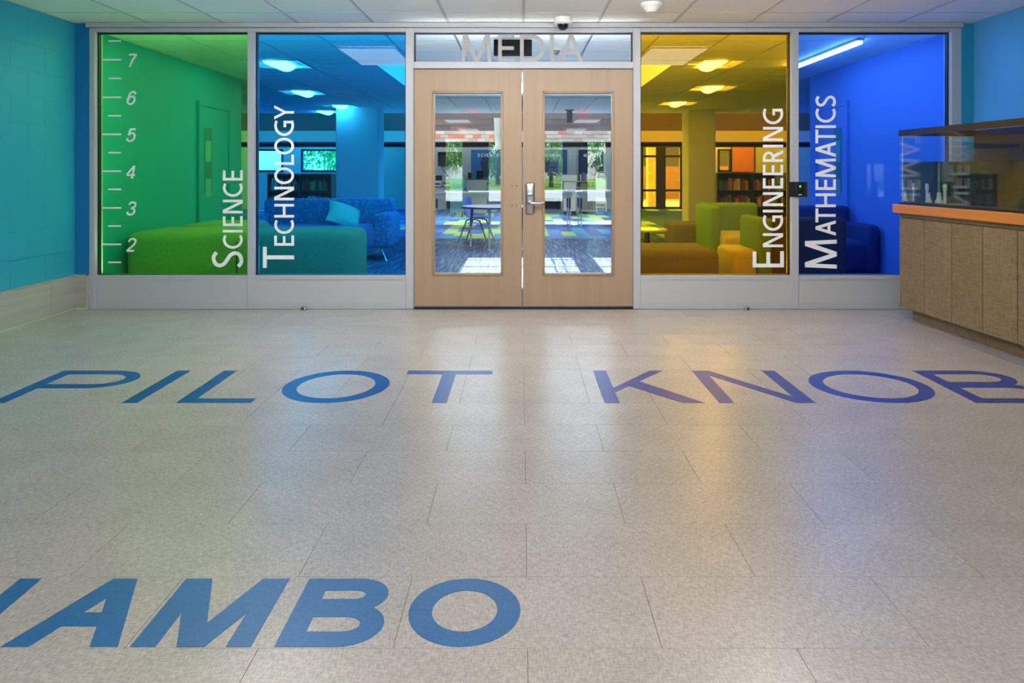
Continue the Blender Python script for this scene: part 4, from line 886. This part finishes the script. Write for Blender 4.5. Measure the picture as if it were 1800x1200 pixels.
M_nav = fabric('blue fabric darkened for reflection', (66, 70, 116))  # chair fabric darkened to imitate the cabinet's reflection in the pane
ar = thing('armchair', 'blue armchair against the wall behind the deep blue pane', 'chair', (3.4, 8.3, 0))
obj('seat', MB().rbox(3.1, 3.7, 7.95, 8.6, .08, .40, .05, 3), M_nav, ar, True); obj('backrest', MB().rbox(3.1, 3.7, 8.55, 8.72, .08, .75, .05, 3), M_nav, ar, True); obj('armrest', MB().rbox(3.6, 3.72, 7.9, 8.6, .08, .58, .04, 3), M_nav, ar, True)
def bookcase(lab, x0, x1, y, z1, col, bl, bg):
    t = thing('bookcase', lab, 'bookcase', ((x0 + x1) / 2, y + .2, 0)); m = mat('bookcase ' + lab[:18], col, .5)
    obj('back_panel', MB().box(x0, x1, y + .36, y + .38, 0, z1), m, t)
    for x in (x0, (x0 + x1) / 2 - .012, x1 - .025): obj('side_panel', MB().box(x, x + .025, y, y + .36, 0, z1), m, t)
    for z in (.05, .40, .74, z1 - .025): obj('shelf', MB().box(x0 + .025, x1 - .025, y + .004, y + .36, z, z + .022), m, t)
    for z, nm in ((.422, 'lower'), (.762, 'upper')): books(x0 + .05, (x0 + x1) / 2 - .05, y + .05, z, .17, .25, '%s left bay of the %s' % (nm, bl), bg); books((x0 + x1) / 2 + .04, x1 - .05, y + .05, z, .17, .25, '%s right bay of the %s' % (nm, bl), bg)
bookcase('red brown low bookcase behind the TECHNOLOGY pane', -5.15, -3.85, 15.4, 1.1, (136, 70, 70), 'red brown bookcase', 'books in the red brown bookcase')
bookcase('olive low bookcase behind the ENGINEERING pane', 4.0, 5.5, 15.6, 1.12, (96, 96, 52), 'olive bookcase', 'books in the olive bookcase')
x0, z1 = at(1293, 248, 22.9); x1, z0 = at(1332, 302, 22.9)
cbd = thing('bulletin_board', 'orange bulletin board on the far wall behind the yellow pane', 'board', ((x0 + x1) / 2, 23.25, z0))
obj('board', MB().box(x0, x1, YBK - .03, YBK, z0, z1), mat('orange board', (226, 140, 40), .8), cbd); obj('board_frame', MB().box(x0 - .03, x0, YBK - .04, YBK, z0, z1).box(x1, x1 + .03, YBK - .04, YBK, z0, z1).box(x0, x1, YBK - .04, YBK, z1, z1 + .03).box(x0, x1, YBK - .04, YBK, z0 - .03, z0), M_wfr, cbd)
# side doors in the lounge walls with notices on the glass
def side_door(n, x, sgn, y0, y1, z1, lab, m):
    d = tag(obj('door_%d' % n, MB().box(*sorted((x, x + sgn * .02)), y0, y1, 0, z1), m), lab, None, None, 'structure')
    k = .05
    obj('door_frame', MB().box(*sorted((x, x + sgn * .035)), y0 - k, y0, 0, z1 + k).box(*sorted((x, x + sgn * .035)), y1, y1 + k, 0, z1 + k).box(*sorted((x, x + sgn * .035)), y0, y1, z1, z1 + k), m, d)
    obj('vision_pane', MB().box(*sorted((x + sgn * .018, x + sgn * .024)), y0 + .12, y0 + .34, .9, z1 - .25), mat('dim pane', (50, 140, 150), .2), d)
    for i, (a, b) in enumerate(((1.25, 1.5), (.84, 1.05))): obj('notice', MB().box(*sorted((x + sgn * .024, x + sgn * .026)), y0 + .15, y0 + .31, a, b), mat('faded notice', (120, 176, 176), .8), d)
    obj('door_handle', MB().tube([(x + sgn * .02, y1 - .1, 1.0), (x + sgn * .07, y1 - .1, 1.0), (x + sgn * .07, y1 - .22, 1.0)], .012, 8), M_steel, d, True)
side_door(3, -3.72, 1, 8.75, 9.6, 1.9, 'teal door with notices in the teal side wall', M_teal2)
side_door(4, 3.75, -1, 8.75, 9.6, 1.9, 'blue door with notices in the blue side wall', M_blue2)

# ================================================================== behind the camera: entrance wall and the outdoors (seen mirrored in the glass)
panes = [(-2.42, -1.88), (-1.05, -.51), (.70, 1.30), (2.09, 2.67)]; pz0, pz1 = .21, 2.155
wbk = MB(); xp = XL - .2
for a, b in panes: wbk.box(xp, a, YB - .15, YB, 0, ZC + .03).box(a, b, YB - .15, YB, 0, pz0).box(a, b, YB - .15, YB, pz1, ZC + .03); xp = b
wbk.box(xp, XR + .2, YB - .15, YB, 0, ZC + .03)
tag(obj('wall_back', wbk, mat('entrance wall dark', (64, 60, 62), .7)), 'dark framed entrance wall behind the camera', None, None, 'structure')
for i, (a, b) in enumerate(panes):
    tag(obj('window_%d' % (10 + i), MB().box(a, b, YB - .08, YB - .074, pz0, pz1), G_clear), 'tall entrance glass panel behind the camera', None, None, 'structure')
def exit_sign(x, y, lab):
    t = thing('exit_sign', lab, 'exit sign', (x, y, ZC))
    obj('sign_box', MB().rbox(-.15, .15, -.02, .02, -.24, -.04, .006, 1), M_white, t, local=True); obj('ceiling_stem', MB().box(-.05, .05, -.012, .012, -.05, .0), M_white, t, local=True)
    X = .115
    for c, w in (('E', .055), ('X', .06), ('I', .016), ('T', .055)):
        mb = MB()
        for q in glyph(c, w, .12, .016): mb.prism(q, lambda u, v: (X - u, .0205, -.20 + v), lambda u, v: (X - u, .0235, -.20 + v))
        obj('letter', mb, mat('exit red', (255, 30, 50), .5, emit=(255, 30, 60), es=3), t, local=True); X -= w + .012
exit_sign(-.9, -1.0, 'lit red EXIT sign on the hall ceiling, mirrored in the left door glass')
exit_sign(1.07, -1.0, 'lit red EXIT sign on the hall ceiling, mirrored in the right door glass')
asg = thing('arrow_sign', 'white notice with a black arrow on the entrance glass', 'sign', (.95, YB - .06, 1.14))
obj('sheet', MB().box(.74, 1.16, YB - .07, YB - .062, 1.14, 1.46), MATS['paper'], asg)
obj('printed_arrow', MB().prism([(.88, 1.27), (1.04, 1.27), (1.04, 1.235), (1.13, 1.29), (1.04, 1.345), (1.04, 1.31), (.88, 1.31)], lambda u, v: (u, YB - .061, v), lambda u, v: (u, YB - .0595, v)), M_black, asg)
obj('printed_block', MB().box(.80, .85, YB - .061, YB - .0595, 1.36, 1.46), mat('blue print', (30, 60, 130), .6), asg)
M_conc = mat('concrete paving', (190, 188, 182), .9, 0, .2, .05, (1, 1, 1)); M_lawn = mat('lawn green', (104, 150, 52), 1, 0, .1, .15, (1.5, 1.5, 1))
tag(obj('ground', MB().box(-60, 60, -36, YB - .15, -.2, -.02), M_conc), 'pale concrete paving outside the entrance', None, None, 'structure')
tag(obj('ground', MB().box(-60, 60, -120, -36, -.2, .0), M_lawn), 'green lawn beyond the paving', None, None, 'structure')
tag(obj('ground', MB().box(-30, 40, YBK + .15, 90, -.2, -.02), M_conc), 'sunlit concrete walk outside the far window', None, None, 'structure')
tag(obj('ground', MB().box(-60, 60, YB - .15, YBK + .15, -.3, -.13), M_conc), 'ground slab under the building', None, None, 'structure')
M_leaf = bpy.data.materials.new('tree leaves'); M_leaf.use_nodes = True; n = M_leaf.node_tree.nodes; l = M_leaf.node_tree.links
g = n.new('ShaderNodeNewGeometry'); h = n.new('ShaderNodeHueSaturation'); h.inputs['Color'].default_value = (*s2l((104, 148, 62)), 1); a = n.new('ShaderNodeMapRange'); a.inputs['To Min'].default_value = .5; a.inputs['To Max'].default_value = 1.5
l.new(g.outputs['Random Per Island'], a.inputs[0]); l.new(a.outputs[0], h.inputs['Value']); l.new(h.outputs[0], n['Principled BSDF'].inputs['Base Color']); n['Principled BSDF'].inputs['Roughness'].default_value = .7
M_bark = mat('bark', (84, 66, 50), .9)
rt_ = random.Random(5); cv = []; cf = []
cl = [(rt_.gauss(0, 1.0), rt_.gauss(0, 1.0), 3.6 + rt_.uniform(-2.0, 2.6)) for _ in range(26)]
for i in range(3000):
    c = rt_.choice(cl); p = Vector(c) + Vector((rt_.gauss(0, .45), rt_.gauss(0, .45), rt_.gauss(0, .38))); e = Euler((rt_.uniform(0, 6), rt_.uniform(0, 6), rt_.uniform(0, 6))).to_matrix(); s = rt_.uniform(.10, .2); k = len(cv)
    cv += [tuple(p + e @ Vector(q)) for q in ((-s, 0, 0), (0, -s * .5, .02), (s, 0, 0), (0, s * .5, .02))]; cf.append((k, k + 1, k + 2, k + 3))
tr = thing('tree', 'leafy green tree on the lawn outside the entrance', 'tree', (-6, -44, 0), 0, 'trees on the lawn outside')
me = bpy.data.meshes.new('crown'); me.from_pydata(cv, [], cf); me.materials.append(M_leaf); cro = bpy.data.objects.new('crown', me); C.objects.link(cro); cro.parent = tr
obj('trunk', MB().tube([(0, 0, 0), (.05, 0, 1.2), (-.05, .05, 3), (0, 0, 4.5)], [.22, .17, .12, .05], 10), M_bark, tr, True, True)
for x, y, s in ((-1.9, -48, .8), (2.2, -44, .8), (6.6, -46, .85), (13.0, -47, .9), (-11, -46, .9), (4.2, -55, .95), (-4, -54, .95)):
    q = copy_tree(tr); q.location = (x, y, 0); q.scale = (s, s, s); q.rotation_euler[2] = x
for x, y, s in ((-14.5, 36, .8), (-9, 38, .8)):
    q = copy_tree(tr); q.location = (x, y, 0); q.scale = (s, s, s); q.rotation_euler[2] = x
    tag(q, 'leafy green tree outside the far windows of the media center', 'tree', 'trees outside the far windows')
bd = tag(obj('building', MB().box(2.5, 12, 33, 40, -.02, 5), mat('far brick wall', (150, 104, 84), .9, 0, .2, .12, (3, 3, 9)), base=(7, 36, 0)), 'added brick building across the walk, dimming the storefront window', 'building')  # added outside to block bright sky in the storefront window
obj('roof_edge', MB().box(2.4, 12.1, 32.9, 40.1, 5, 5.3), M_conc, bd); obj('window_strip', MB().box(3, 11.5, 32.97, 33.02, 1.4, 2.6), M_wfr, bd)
pc = tag(obj('pier', MB().box(4.25, 4.62, 25.6, 26.0, -.02, 3.2), M_mort, base=(4.4, 25.8, 0)), 'brick pier outside the storefront window behind the yellow pane', 'pier')
pb = obj('brick', MB().box(-.0885, .0885, -.012, .01, -.04, .04), brickmat('pier brick', (190, 130, 104), .7), pc, local=True); used[pb.name] = False
for r in range(34):
    for k in range(2):
        place(pb, (4.34 + .19 * k - 4.4, 25.598 - 25.8, .03 + .09 * r), pc)
